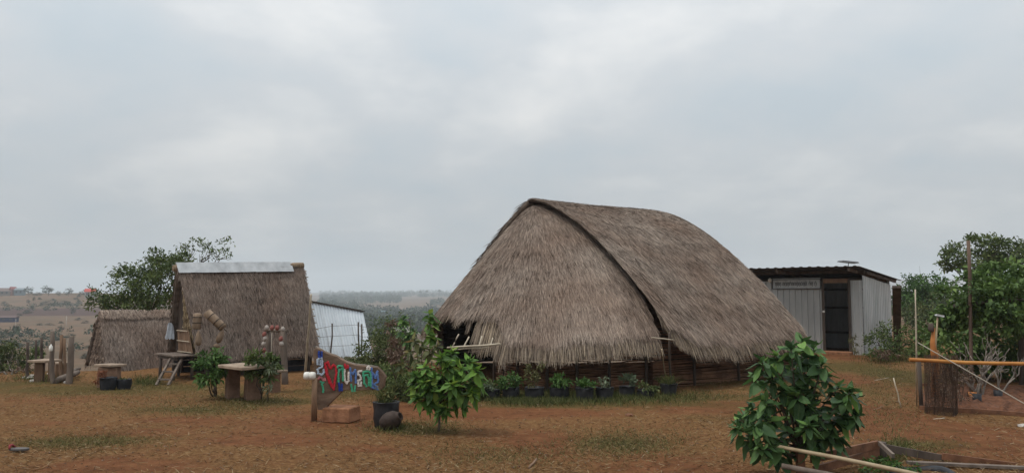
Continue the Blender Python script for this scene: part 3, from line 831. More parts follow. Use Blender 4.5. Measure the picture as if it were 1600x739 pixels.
# the entrance deck of planks, ladder, and a plaited door mat
d0, d1 = gp(252, 553, .57), gp(306, 562, .57)
dk0 = at(251, 553, 16.3); zdk = .47
fdir = Vector(FN); rdir = Vector(RD)
cor = flat(fF(np.array([0.]), np.array([.96]))[0], zdk)
for k in range(4):
    s = cor + rdir * (.02 - k * .125 - .06)
    MB().bar(s + fdir * .04, s - fdir * 1.0, .115, .028).build('deck_plank', M['wood_grey'], gran)
for kk in (.12, .86):
    for e_ in (-.06, -.42):
        p = cor + rdir * e_ - fdir * kk
        MB().tube([(p.x, p.y, -.1), (p.x, p.y, zdk - .015)], [.032, .03], 7).build('deck_post', M['wood_dark'], gran)
MB().bar(cor - rdir * .42 - fdir * .0 + Vector((0, 0, -.045)), cor - rdir * .42 - fdir * .98 + Vector((0, 0, -.045)), .05, .06).build('deck_beam', M['wood_dark'], gran)
lad = thing('ladder', 'short leaning wooden ladder with three rungs up to the small hut deck', 'ladder', gp(254, 600))
ltop, lbot = at(275, 561, 15.75), gp(253, 601)
rv = Vector((.30, -.04, 0)) * .78
for k in (0, 1):
    MB().bar(lbot + rv * (k - .5) - Vector((0, 0, .02)), ltop + rv * (k - .5), .035, .055).build('rail', M['wood_grey'], lad)
for k in (.2, .5, .8):
    p = lbot.lerp(ltop, k)
    MB().bar(p - rv * .52, p + rv * .52, .07, .028).build('rung', M['wood_grey'], lad)
def pane_on(f, fb, side, k0, k1, t0, t1, out):
    """points on the gable end: k across from the front slope to the back slope"""
    r_ = []
    for k, t_ in ((k0, t0), (k1, t0), (k1, t1), (k0, t1)):
        a = f(np.array([side]), np.array([t_]))[0]; b_ = fb(np.array([side]), np.array([t_]))[0]
        r_.append(Vector(a + (b_ - a) * k - RD * out))
    return r_
for i, (ka, kb) in enumerate(((.06, .20), (.205, .36), (.365, .50))):
    q = pane_on(fF, fB, 0.0, ka, kb, .72, .96, .075 + .004 * i)
    MB().prism(q, Vector(RD * .02)).build('door_mat', M['wood_brown'], gran)
for t_ in (.73, .84, .955):
    q = pane_on(fF, fB, 0.0, .05, .51, t_, t_ + .01, .095)
    MB().tube([q[0], q[1]], .010, 5).build('door_lath', M['bamboo_pale'], gran)
# things hung on the straw slope: carved wooden bells and gourds
def hung(name, label, cat, px0, py0, px1, py1, depth, prof, mat, bands, group=None):
    p0, p1 = at(px0, py0, depth), at(px1, py1, depth)
    o_ = thing(name, label, cat, (p0 + p1) / 2, group)
    ax = (p1 - p0); L = ax.length; q = ax.normalized().to_track_quat('Z', 'Y').to_matrix().to_4x4()
    T = Matrix.Translation(p0) @ q
    MB().lathe([(r_, z_ * L) for r_, z_ in prof], 14, T).build('body', mat, o_)
    for z_, r_ in bands:
        MB().lathe([(r_, z_ * L - .008), (r_ + .006, z_ * L - .004), (r_ + .006, z_ * L + .004), (r_, z_ * L + .008)], 14, T).build('band', M['wood_dark'], o_)
    return o_
M['bell_wood'] = noisy('bell_wood', (.14, .095, .062), (.28, .20, .135), 7, .8, .5, 30, stretch=(1, 1, .4))
log = [(.03, 0), (.055, .02), (.082, .05), (.085, .3), (.08, .7), (.085, .95), (.07, 1.0)]
hung('log_beehive', 'upright hollow log hung on the straw slope nearest the deck', 'hollow log', 309, 489, 307, 514, 15.35, log, M['bell_wood'], ((.25, .086), (.6, .085)), 'carved wood hung on the small hut')
hung('log_beehive', 'long tilted hollow log hung on the straw slope above the leafy sapling', 'hollow log', 322, 487, 349, 512, 15.3, log, M['bell_wood'], ((.3, .086), (.62, .085), (.9, .087)), 'carved wood hung on the small hut')
grd = [(.012, 0), (.02, .1), (.045, .3), (.06, .55), (.062, .75), (.045, .93), (.015, 1)]
hung('gourd', 'slim upright gourd hanging below the upright hollow log', 'gourd', 310, 516, 310, 540, 15.3, grd, M['bell_wood'], (), 'carved wood hung on the small hut')
hung('gourd', 'tilted gourd hanging below the long tilted hollow log', 'gourd', 349, 513, 340, 536, 15.3, grd[::1], M['bell_wood'], (), 'carved wood hung on the small hut')
hung('gourd', 'round stubby gourd right above the leafy sapling', 'gourd', 339, 537, 338, 544, 15.3, [(.03, 0), (.06, .3), (.06, .7), (.03, 1)], M['bell_wood'], (), 'carved wood hung on the small hut')
MB().tube([at(336, 503, 15.42), at(354, 517, 15.30)], .012, 6).build('peg', M['wood_dark'], gran)
# a grey cloth hung at the end wall
cl = MB(); cb = [at(263, 505, 16.62), at(268, 506, 16.60)]
vs, fs = [], []
for j in range(9):
    for i in range(7):
        w_ = (.05 + .10 * (j / 8) ** .6)
        p = at(265.5, 504 + j * 3.2, 16.6) + Vector(((i / 6 - .5) * w_ * 1.3, .025 * math.sin(i * 2.1 + j * .5), .012 * math.sin(i * 3 + j)))
        vs.append(p)
k = len(vs); vs += [v + Vector((0, .006, 0)) for v in vs]
for j in range(8):
    for i in range(6):
        q = (j * 7 + i, j * 7 + i + 1, (j + 1) * 7 + i + 1, (j + 1) * 7 + i); fs += [q, tuple(x + k for x in q[::-1])]
cl.add(vs, fs, True)
M['cloth'] = noisy('cloth', (.33, .36, .40), (.46, .49, .53), 9, .9, .2)
tag(cl.build('hanging_cloth', M['cloth'], None, at(265, 515, 16.6)), 'pale grey rag hanging at the dark end of the small hut', 'cloth')

# the low hut behind it, its straw slope touching the ground
r0 = np.array(at(155, 486, 18.3)); r1 = r0 + RD * 2.9
low = thing('low_hut', 'low straw-roofed hut resting on the ground beneath the leafy tree', 'hut', (r0[0] + 1.2, r0[1] + .8, 0))
lF, lB = a_frame(low, r0, r1, FN, .80, .05, .03, .0, .08, 24000, M['thatch_old'], hem=.12, hem_n=1500)
gable(low, lF, lB, 8, .05, lambda k: .85, M['thatch_old'])
gable(low, lF, lB, 8, .05, lambda k: .85, M['thatch_old'], side=1.0)
def f_cap(a, t):
    return lF(a, t * .15) + np.array([0, 0, .035]) + FN * .02
tag(thatch(f_cap, 0, 1, 0, .8, 3000, .13, .010, M['thatch'], low, lift=.02, name='ridge_thatch'))
# ------------------------------------------------------------------ zinc lean-to behind the small hut
z0 = np.array(at(478, 471, 19.0)); z1 = np.array(at(566, 487.5, 19.9))
zd = thing('zinc_shelter', 'bright zinc sheet roof sloping to the weeds behind the small hut', 'shelter', ((z0[0] + z1[0]) / 2, 19.3, 0))
zr = Vector(z1 - z0); zf = Vector((.45, -.80, 0)).normalized()
bl, br = at(496, 556, 18.6), at(581, 557, 19.3)
nsh = 4
for i in range(nsh):
    tp0 = Vector(z0) + zr * (i / nsh); tp1 = Vector(z0) + zr * ((i + 1) / nsh + .012)
    b0_, b1_ = bl.lerp(br, i / nsh), bl.lerp(br, (i + 1) / nsh)
    ud = (tp1 - tp0); vd = (b0_ - tp0); nd = ud.cross(vd)
    if nd.z < 0: nd = -nd
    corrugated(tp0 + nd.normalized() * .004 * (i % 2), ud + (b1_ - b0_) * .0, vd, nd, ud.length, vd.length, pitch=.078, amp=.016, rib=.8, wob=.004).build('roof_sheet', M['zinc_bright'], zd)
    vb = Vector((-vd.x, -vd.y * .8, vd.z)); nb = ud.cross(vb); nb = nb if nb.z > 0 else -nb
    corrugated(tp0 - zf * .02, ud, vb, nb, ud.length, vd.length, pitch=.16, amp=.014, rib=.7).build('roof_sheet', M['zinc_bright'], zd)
MB().bar(Vector(z0) + Vector((0, 0, .025)), Vector(z1) + Vector((0, 0, .025)) + zr.normalized() * .04, .10, .03).build('ridge_board', M['wood_dark'], zd)
for k in (.1, .5, .92):
    p = Vector(z0) + zr * k
    MB().tube([(p.x, p.y, gz(p.x, p.y) - .1), p + Vector((0, 0, -.03))], .03, 6).build('post', M['wood_dark'], zd)
mb = MB().tube(wiggle(gp(476, 592), at(486, 460, 15.0), 6, .006), [.026, .025, .024, .022, .021, .02, .018], 7)
tag(mb.build('bamboo_pole', M['bamboo_pale'], None, gp(476, 592)), 'tall thin bamboo pole leaning by the right end of the small hut', 'pole')
# a wire fence in front of the zinc roof
wf = thing('wire_fence', 'thin wire fence with crooked posts before the zinc roof', 'fence', gp(545, 560, 0))
tops = []
for (px, pt, pb) in ((519, 505, 566), (560, 503, 566), (565, 506, 566), (612, 508, 575), (640, 500, 580)):
    dep = 17.6 + (px - 519) * .004
    a = at(px, pt, dep); b_ = at(px + random.uniform(-3, 2), pb, dep)
    MB().tube(wiggle(Vector((b_.x, b_.y, min(b_.z, 0) - .1)), a, 4, .012), .018, 6).build('post', M['wood_dark'], wf)
    tops.append(a)
for z_ in (.06, .28, .5):
    MB().tube([at(488, 511 + z_ * 60, 17.5) ] + [t_ - Vector((0, 0, z_)) for t_ in tops], .004, 4).build('wire', M['wire'], wf)

# ------------------------------------------------------------------ the corrugated iron shed
K = Vector((9.43, 21.6, 0)); AL = R(40)
SD = Vector((math.sin(AL), math.cos(AL), 0)); FD = Vector((-math.cos(AL), math.sin(AL), 0)); UP = Vector((0, 0, 1))
shed = thing('iron_shed', 'small corrugated iron shed with an open dark doorway and overhanging roof', 'shed', K + SD * 1.3 + FD * 1.8)
def wall_z(s): return 2.20 - .085 * s
for i, (s0, s1) in enumerate(((1.06, 1.75), (1.745, 2.43), (2.425, 3.11), (3.105, 3.8))):
    corrugated(K + FD * s0 - SD * .004 * (i % 2) - UP * .03, FD, UP, -SD, s1 - s0, 2.10, pitch=.17, amp=.032, rib=.30, wob=.003).build('wall_sheet', M['zinc'], shed)
corrugated(K - UP * .03, FD, UP, -SD,   .31, 2.10, pitch=.155, amp=.02, rib=.30, wob=.004).build('wall_sheet', M['zinc'], shed)
for i in range(4):
    s0, s1 = i * .66, i * .66 + .665
    corrugated(K + SD * s0 - FD * (.02 + .004 * (i % 2)) - UP * .03, SD, UP, -FD, s1 - s0, wall_z(s0) + .03, pitch=.165, amp=.016, rib=.34, wob=.004, h1=wall_z(s1) + .03).build('wall_sheet', M['zinc_side'], shed)
for i in range(6):
    corrugated(K + SD * 2.65 + FD * (i * .64), FD, UP, -SD, .645, 2.12, pitch=.16, amp=.016, rib=.34).build('wall_sheet', M['zinc_side'], shed)
for i in range(4):
    corrugated(K + FD * 3.82 + SD * (i * .66), SD, UP, FD, .665, 2.14, pitch=.16, amp=.016, rib=.34).build('wall_sheet', M['zinc_side'], shed)
for z_ in (.55, 1.3, 1.85):
    MB().bar(K + SD * 2.60 + FD * .1 + UP * z_, K + SD * 2.60 + FD * 3.7 + UP * z_, .05, .06).build('wall_rail', M['wood_dark'], shed)
for s in (.335, 1.035):
    MB().bar(K + FD * s - UP * .1 - SD * .02, K + FD * s + UP * 2.12 - SD * .02, .055, .06).build('door_frame', M['wood_dark'], shed)
MB().bar(K + FD * .36 + UP * 2.06 - SD * .025, K + FD * 1.01 + UP * 2.06 - SD * .025, .05, .12).build('door_lintel', M['wood_brown'], shed)
MB().box(K + FD * .68 - SD * .12 + UP * .05, (.8, .36, .20), Matrix.Rotation(math.atan2(FD.y, FD.x), 3, 'Z')).build('door_step', M['clay_block'], shed, bevel=.015)
MB().box(K + FD * 1.02 - SD * .05 + UP * 1.22, (.06, .02, .05)).build('latch', M['white_plastic'], shed)
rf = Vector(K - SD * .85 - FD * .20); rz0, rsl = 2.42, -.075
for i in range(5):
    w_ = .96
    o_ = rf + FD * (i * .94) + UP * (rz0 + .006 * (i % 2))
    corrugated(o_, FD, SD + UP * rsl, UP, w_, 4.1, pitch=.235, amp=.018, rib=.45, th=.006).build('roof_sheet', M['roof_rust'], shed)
MB().bar(K - SD * .06 - FD * .1 + UP * 2.30, K - SD * .06 + FD * 4.2 + UP * 2.30, .06, .085).build('front_beam', M['wood_dark'], shed)
for s in (.10, 2.05, 3.7):
    MB().bar(K - SD * .75 + FD * s + UP * 2.345, K + SD * 2.9 + FD * s + UP * 2.07, .06, .08).build('rafter', M['wood_grey'], shed)
MB().bar(K + SD * .1 - FD * .10 + UP * 2.28, K + SD * 2.9 - FD * .10 + UP * 2.07, .04, .07).build('barge_board', M['wood_dark'], shed)
# name board over the wall, script in dark strokes; a bulb at its end
sb = thing('name_board', 'pale narrow board with a line of dark script on the iron shed', 'sign', K + FD * 1.75 + UP * 2.0)
bo = K + FD * 1.08 - SD * .045
nb_ = MB().prism([bo + UP * 1.86, bo + FD * 1.36 + UP * 1.86, bo + FD * 1.36 + UP * 2.15, bo + UP * 2.15], -SD * .02).build('board', M['board_pale'] if 'board_pale' in M else plain('board_pale', (.42, .44, .44)), sb)
fr = plain('board_frame', (.07, .07, .075))
for a_, b_ in (((0, 1.855), (1.36, 1.855)), ((0, 2.115), (1.36, 2.115)), ((0, 1.855), (0, 2.115)), ((1.36, 1.855), (1.36, 2.115))):
    MB().bar(bo + FD * a_[0] + UP * a_[1] - SD * .024, bo + FD * b_[0] + UP * b_[1] - SD * .024, .018, .018).build('frame', fr, nb_)
ink = plain('ink', (.02, .02, .022))
x_ = 1.28
random.seed(11)
while x_ > .10:
    mb = MB(); w_ = random.uniform(.042, .062); q0 = bo - SD * .022
    def P2(dx, z): return q0 + FD * (x_ - dx) + UP * z
    hook = random.choice((0, 1, 2))
    z_lo, z_hi = 1.945, 2.025
    mb.bar(P2(0, z_lo), P2(0, z_hi), .010, .012)
    mb.bar(P2(0, z_hi), P2(w_ * .7, z_hi + .006), .010, .012)
    mb.bar(P2(w_ * .7, z_hi), P2(w_ * .7, z_lo), .010, .012)
    if hook == 1: mb.bar(P2(0, z_lo), P2(w_ * .4, z_lo), .010, .012)
    if hook == 2: mb.bar(P2(w_ * .35, z_lo - .035), P2(w_ * .6, z_lo - .012), .010, .012)
    if random.random() < .35: mb.bar(P2(w_ * .1, z_hi + .03), P2(w_ * .6, z_hi + .035), .010, .010)
    mb.build('letter', ink, nb_)
    x_ -= w_ + (.045 if random.random() < .16 else .012)
bulb = MB().lathe([(.012, -.07), (.03, -.065), (.055, -.03), (.055, .02), (.035, .05), (.012, .065)], 12, Matrix.Translation(bo + FD * 1.42 + UP * 2.10 - SD * .06))
tag(bulb.build('light_bulb', M['white_plastic'], None, bo + FD * 1.42 + UP * 2.10), 'small white unlit bulb at the end of the name board', 'bulb')
sp = thing('solar_panel', 'small flat solar panel on a stalk above the iron shed roof', 'solar panel', at(1325, 415, 22.6))
MB().tube([at(1325, 417, 22.6), at(1326, 410, 22.6)], .012, 6).build('stalk', M['wood_dark'], sp)
pn_ = MB().box(at(1325, 409, 22.6), (.44, .36, .02), Matrix.Rotation(R(6), 3, 'Y')).build('panel', plain('panel_dark', (.05, .055, .07), .3), sp)
MB().box(at(1325, 409, 22.6) + Vector((0, 0, -.02)), (.47, .39, .012), Matrix.Rotation(R(6), 3, 'Y')).build('frame', M['zinc'], pn_)
# ------------------------------------------------------------------ the painted slab sign
SG = thing('wooden_sign', 'rough wooden slab sign with lettering of coloured bottle caps and a red heart', 'sign', gp(516, 652))
def sgn(px, py, off=0.0):
    d = 10.55 + (px - 497) * .0030 - off
    return at(px, py, d)
outline = [(489, 552.7), (490, 546.5), (494, 542.7), (500.6, 546), (508, 550.5), (515.7, 553.5), (525.5, 556.2), (533, 561), (540.6, 565.4), (553.6, 569.8), (572, 572), (590.4, 574.1), (598, 582.2), (602.3, 588.7), (600.2, 596.3), (599, 604), (593.7, 609.3), (577.4, 608.7), (555.8, 609.8), (540.6, 609.3), (534, 611.5), (523.3, 622), (511, 634), (510, 640), (496, 640), (494.5, 620), (492.7, 594.4)]
M['slab_wood'] = noisy('slab_wood', (.10, .062, .040), (.22, .145, .098), 3.2, .8, .5, 18, stretch=(1, 1, 2.2), c2=(.27, .19, .135))
mb = MB().prism([sgn(*p) for p in outline], (.012, .075, 0)); slb = mb.build('slab', M['slab_wood'], SG, bevel=.006)
edge = [sgn(px - 1, py - .8, -.05) for px, py in outline[2:12]]
MB().tube([e_ + Vector((0, .02, .004)) for e_ in edge], .012, 6).build('bark_edge', M['bark_pale'], slb)
def Z(X, Y): return (480 + X * 130 / 1201, 540 + Y * 80 / 739)
caps = {'navy': (.018, .05, .26), 'blue': (.11, .20, .43), 'grey': (.40, .46, .54), 'pink': (.45, .16, .16), 'green': (.07, .37, .21), 'red': (.50, .022, .035), 'white': (.70, .64, .58)}
capm = {k: noisy('cap_' + k, tuple(x * .75 for x in c), tuple(min(1, x * 1.2) for x in c), 60, .4, 0) for k, c in caps.items()}
letters = [
    ('navy', [[(170, 90), (172, 165), (208, 168), (210, 92), (190, 120)]], 'blue bottle-cap stroke at the top corner'),
    ('grey', [[(180, 175), (148, 205), (150, 262), (185, 268), (190, 215), (165, 220)], [(205, 180), (220, 230), (212, 300), (178, 322), (150, 345), (155, 395), (205, 420), (238, 385), (236, 330)]], None),
    ('pink', [[(155, 480), (180, 452), (208, 466), (232, 498), (256, 498), (256, 448)]], None),
    ('green', [[(198, 520), (232, 522), (212, 560), (226, 600), (233, 685)]], None),
    ('red', [[(258, 255), (300, 232), (325, 318), (345, 325), (378, 275), (416, 308), (420, 392), (398, 505), (382, 625), (330, 548), (282, 430), (262, 320), (258, 255)], [(272, 300), (300, 430), (345, 540), (382, 590)], [(300, 250), (318, 300)]], 'red bottle-cap heart'),
    ('green', [[(432, 312), (456, 288), (500, 292), (516, 330), (470, 348), (440, 330)], [(516, 330), (514, 520)], [(458, 368), (446, 440), (450, 512), (432, 505)]], None),
    ('navy', [[(460, 538), (466, 640), (500, 640), (502, 538)]], None),
    ('red', [[(545, 268), (558, 320), (580, 286), (592, 334)]], None),
    ('white', [[(535, 350), (540, 500), (572, 542), (596, 500), (597, 365)]], None),
    ('blue', [[(620, 325), (624, 420), (640, 520)], [(626, 380), (660, 402), (690, 348), (702, 400), (700, 545)]], None),
    ('green', [[(638, 566), (650, 650), (682, 650), (690, 568)]], None),
    ('white', [[(778, 368), (738, 370), (735, 412), (765, 432), (778, 480), (736, 500), (740, 575), (778, 574), (776, 505)]], None),
    ('green', [[(810, 440), (806, 378), (880, 366), (916, 400), (916, 605)], [(812, 430), (870, 420), (888, 470), (890, 590)], [(820, 450), (822, 540), (852, 580), (830, 602)]], None),
    ('white', [[(885, 300), (905, 318), (895, 342), (868, 336), (868, 312), (885, 300)]], None),
    ('blue', [[(930, 330), (936, 600), (1042, 632)], [(950, 395), (978, 462), (1012, 372), (1022, 520), (960, 560), (1028, 602)]], None),
]
for colr, lines, lab in letters:
    mb = MB()
    for ln in lines:
        pts = [sgn(*Z(*p), .012) for p in ln]
        for a, b_ in zip(pts[:-1], pts[1:]):
            k = max(1, int((b_ - a).length / .016))
            for i in range(k):
                c = a.lerp(b_, i / k) + Vector([random.uniform(-.003, .003) for _ in range(3)])
                T = Matrix.Translation(c) @ Matrix.Rotation(R(90), 4, 'X')
                mb.lathe([(.0155, -.006), (.0145, .005), (.010, .007)], 7, T, False)
    o_ = mb.build('letter', capm[colr], slb)
    if lab: o_['label'] = lab
bp_ = gp(516, 655)
bk = MB().box((-2.235, 10.62, .085), (.40, .34, .19), Matrix.Rotation(R(-14), 3, 'Z'), jit=.008)
tag(bk.build('clay_block', M['clay_block'], None, (-2.235, 10.62, 0), bevel=.012), 'big orange clay block holding the foot of the slab sign', 'block')
pst = thing('lamp_post', 'short wooden stake beside the slab sign with a white plastic bottle on top', 'stake', gp(491, 655))
MB().tube([gp(491, 656) - Vector((0, 0, .1)), at(491, 620, 10.5), at(492, 590, 10.5)], [.042, .038, .034], 8).build('stake', M['wood_brown'], pst)
q = at(484, 587, 10.48)
T = Matrix.Translation(q) @ Matrix.Rotation(R(90), 4, 'Y')
MB().lathe([(.02, -.075), (.045, -.070), (.052, -.05), (.052, -.008), (.043, -.002), (.043, .004), (.052, .01), (.052, .05), (.044, .07), (.02, .076)], 14, T).build('bottle', M['white_plastic'], pst)

# ------------------------------------------------------------------ pots, stools, tables
def pot(name, label, cat, base, r, h, mat, group=None, crumple=.012):
    o_ = thing(name, label, cat, base, group)
    prof = [(r * .80, -.02), (r * .84, 0), (r * .93, h * .3), (r * .98, h * .65), (r * 1.0, h * .97), (r * 1.02, h), (r * .93, h), (r * .90, h * .86)]
    mb = MB().lathe(prof, 18, Matrix.Translation(base))
    mb.v = [(x + random.uniform(-crumple, crumple), y + random.uniform(-crumple, crumple), z + random.uniform(-crumple, crumple) * .6) for x, y, z in mb.v]
    mb.build('container', mat, o_)
    MB().lathe([(r * .9, h * .80), (r * .88, h * .86), (r * .5, h * .90), (.01, h * .90)], 14, Matrix.Translation(base)).build('soil', M['soil'], o_)
    return o_
def tuft(parent, c, n, L, w, mat, spread=.5, droop=.5, name='leaves', r=.06):
    c = np.array(c); P = c + np.c_[rng.normal(0, r, n), rng.normal(0, r, n), rng.uniform(-.01, .02, n)]
    D = unit(np.c_[rng.normal(0, spread, n), rng.normal(0, spread, n), np.ones(n)])
    N = unit(np.cross(D, rng.normal(0, 1, (n, 3))))
    return tag(link_mesh(name, strand_mesh(name, P, D, N, L, w, jitter=.1, droop=droop, lift=.02, taper=.1, roll=1), mat, parent), kind='stuff')
def leafy(parent, blobs, n, size, mat, name='foliage', **k):
    V, F, rr = blob_leaves(blobs, n, size, **k)
    return tag(link_mesh(name, fast_mesh(name, V, F, rr), mat, parent), kind='stuff')
def stems(parent, base, tips, r, mat, name='stem'):
    for t_ in tips:
        MB().tube(wiggle(base, t_, 4, .04), [r, r * .85, r * .7, r * .5, r * .3], 6).build(name, mat, parent)
row = [  # px centre, base y, width px, height px, plant kind, label
    (768, 624, 26, 15, 'low', 'black nursery bag with sparse small leaves, nearest the hut entrance'),
    (798, 624, 27, 19, 'bush', 'black nursery bag with a dense light green bushy herb'),
    (835, 625, 30, 19, 'tall', 'black nursery bag with a tall thin yellowish plant'),
    (874, 625, 31, 19, 'round', 'black nursery bag with a round green plant, right of the tall plant'),
    (914, 627, 28, 20, 'grass', 'black nursery bag with low bright green shoots'),
    (945, 626, 27, 20, 'sparse', 'black nursery bag with thin greyish sprigs'),
    (980, 622, 25, 18, 'pale', 'black nursery bag with broad pale grey-green leaves'),
    (1009, 623, 26, 14, 'weeds', 'black nursery bag half hidden by low weeds'),
    (1045, 617, 26, 17, 'blade', 'black nursery bag with long grassy blades at the end of the row'),
]
for px, py, wp, hp, kind, lab in row:
    b_ = gp(px, py); sc = b_.y / FPX
    r_, h_ = wp * sc / 2, hp * sc * 1.05
    o_ = pot('potted_plant', lab, 'potted plant', b_, r_, h_, M['black_bag'], 'plant bags in a row before the big hut')
    top = b_ + Vector((0, 0, h_ * .9))
    T_ = lambda dx, dz: tuple(top + Vector((dx, 0, dz)))
    if kind == 'low': leafy(o_, [(T_(0, .07), (.13, .12, .08))], 150, .06, M['leaf_grey'])
    if kind == 'bush': leafy(o_, [(T_(0, .09), (.17, .15, .12)), (T_(.03, .16), (.11, .1, .08))], 520, .06, M['leaf_bright'])
    if kind == 'tall':
        leafy(o_, [(T_(-.05, .18), (.09, .09, .17)), (T_(.06, .25), (.07, .07, .12)), (T_(.10, .36), (.06, .06, .05))], 420, .045, M['leaf_yellow'])
        stems(o_, top - Vector((0, 0, .05)), [top + Vector((x, y, z)) for x, y, z in ((-.08, .02, .3), (.04, 0, .36), (.11, .02, .40), (0, -.03, .28))], .006, M['stem_green'])
    if kind == 'round':
        leafy(o_, [(T_(0, .08), (.14, .13, .09)), (T_(.01, .15), (.08, .08, .06))], 300, .075, M['leaf_bright'])
    if kind == 'grass': leafy(o_, [(T_(0, .04), (.14, .12, .06))], 260, .07, M['leaf_bright'], droop=-.6)
    if kind == 'sparse':
        leafy(o_, [(T_(0, .05), (.13, .12, .06)), (T_(.02, .14), (.08, .06, .05))], 90, .055, M['leaf_grey'])
        stems(o_, top - Vector((0, 0, .05)), [top + Vector((x, 0, z)) for x, z in ((-.08, .14), (.02, .19), (.09, .15))], .005, M['stem_green'])
    if kind == 'pale': leafy(o_, [(T_(0, .07), (.09, .09, .07))], 60, .12, M['leaf_grey'], droop=-.7, width=.5)
    if kind == 'weeds': leafy(o_, [(T_(0, .04), (.15, .13, .08))], 200, .06, M['leaf_bush'])
    if kind == 'blade': tuft(o_, top, 120, .26, .009, M['grass_green'], .45, .5)
# the pot and the round jar in front of the sign
gb = gp(603, 665)
o_ = pot('potted_plant', 'black nursery bag with wispy grass standing in front of the slab sign', 'potted plant', gb, .165, .30, M['black_bag'], 'plant bags by the sign')
tuft(o_, gb + Vector((0, 0, .27)), 90, .30, .008, M['grass_green'], .35, .35)
leafy(o_, [(tuple(gb + Vector((.02, 0, .38))), (.10, .10, .10))], 110, .055, M['leaf_bush'])
jb = gp(613, 668) + Vector((0, -.12, 0))
T = Matrix.Translation(jb + Vector((0, 0, .105))) @ Matrix.Rotation(R(62), 4, 'Y') @ Matrix.Rotation(R(20), 4, 'X')
jar = thing('clay_jar', 'dark round clay jar lying on its side against the nursery bag by the sign', 'jar', jb)
M['jar_dark'] = noisy('jar_dark', (.020, .012, .009), (.048, .030, .022), 8, .7, .4, 20)
MB().lathe([(.04, -.135), (.08, -.12), (.108, -.064), (.116, 0), (.104, .064), (.072, .112), (.048, .128), (.052, .148), (.04, .148), (.036, .12)], 18, T).build('body', M['jar_dark'], jar)
sh = MB().lathe([(.005, -.01), (.03, -.005), (.035, .01), (.02, .02), (.004, .024)], 8, Matrix.Translation(gp(620, 668) + Vector((0, -.1, .02))))
tag(sh.build('broken_shell', M['white_plastic'], None, gp(620, 668)), 'small white shard lying by the dark clay jar', 'shard')

def stone_table(label, pts_top, z, th, legs, name='stone_table', group='rough tables of slabs on blocks', mats=('slab', 'clay_leg')):
    """pts_top: plan corners; legs: list of (x, y, sx, sy, rot)"""
    c = sum((Vector(p) for p in pts_top), Vector((0, 0))) / len(pts_top)
    o_ = thing(name, label, 'table', (c.x, c.y, 0), group)
    MB().prism([Vector((p[0], p[1], z + random.uniform(-.008, .008))) for p in pts_top], (0, 0, th)).build('table_top', M[mats[0]], o_, bevel=.008)
    for x, y, sx, sy, rz in legs:
        MB().box((x, y, (z - .1) / 2), (sx, sy, z + .09), Matrix.Rotation(R(rz), 3, 'Z'), taper=.94, jit=.008).build('leg', M[mats[1]], o_, bevel=.008)
    return o_
a_, b_, c_, d_ = gp(340, 570, .55), gp(378, 574, .55), gp(420, 571, .55), gp(378, 566, .55)
P2 = lambda p: (p.x, p.y)
l0, l1 = gp(363, 622), gp(393, 624)
stone_table('large slab table on two earthen blocks between two leafy saplings', [P2(a_), P2(b_), P2(c_), P2(d_)], .505, .05, [(l0.x - .03, l0.y + .08, .20, .26, 30), (l1.x - .02, l1.y + .10, .22, .26, 30)])
c = gp(428, 612)
stone_table('small slab stool beside the post with strung gourds', [(c.x - .17, c.y - .06), (c.x + .10, c.y - .12), (c.x + .20, c.y + .12), (c.x - .10, c.y + .2)], .33, .04, [(c.x, c.y + .05, .19, .2, 15)], name='stone_stool', group='slab stools in the yard')
c = gp(65, 597)
stone_table('small grey slab table at the fence with white rubble at its foot', [(c.x - .26, c.y - .06), (c.x + .14, c.y - .16), (c.x + .28, c.y + .16), (c.x - .12, c.y + .26)], .38, .045, [(c.x - .07, c.y + .04, .16, .2, 20), (c.x + .13, c.y + .08, .08, .2, 20)], mats=('slab', 'wood_brown'))
c = gp(93, 590)
stone_table('lower grey slab stool behind the fence stake with the white bottle', [(c.x - .18, c.y - .06), (c.x + .12, c.y - .12), (c.x + .2, c.y + .12), (c.x - .1, c.y + .2)], .27, .04, [(c.x, c.y + .05, .2, .2, 20)], name='stone_stool', group='slab stools in the yard', mats=('slab', 'wood_brown'))
c = gp(170, 604)
tb = stone_table('slab stool with rusty orange dead flowers hanging over its block', [(c.x - .27, c.y - .05), (c.x + .10, c.y - .16), (c.x + .27, c.y + .10), (c.x - .08, c.y + .24)], .36, .045, [(c.x - .02, c.y + .04, .34, .26, 10)])
for (px, py, w_, h_, lab) in ((174, 607, .28, .21, 'black pot under the slab stool with orange dead flowers'), (199, 606, .24, .17, 'small black pot standing alone beside the slab stool')):
    b_ = gp(px, py) + Vector((0, -.12, 0))
    o_ = pot('potted_plant', lab, 'potted plant', b_, w_ / 2, h_, M['black_plastic'], 'black pots by the low hut')
    if px > 180: leafy(o_, [(tuple(b_ + Vector((-.05, 0, h_ + .02))), (.09, .07, .05))], 70, .05, M['leaf_bush'])
    else:
        leafy(o_, [(tuple(b_ + Vector((-.08, -.02, h_ + .03))), (.16, .07, .07)), (tuple(b_ + Vector((-.16, -.02, h_ - .03))), (.07, .06, .09))], 260, .05, M['flower_orange'], name='dead_flowers')
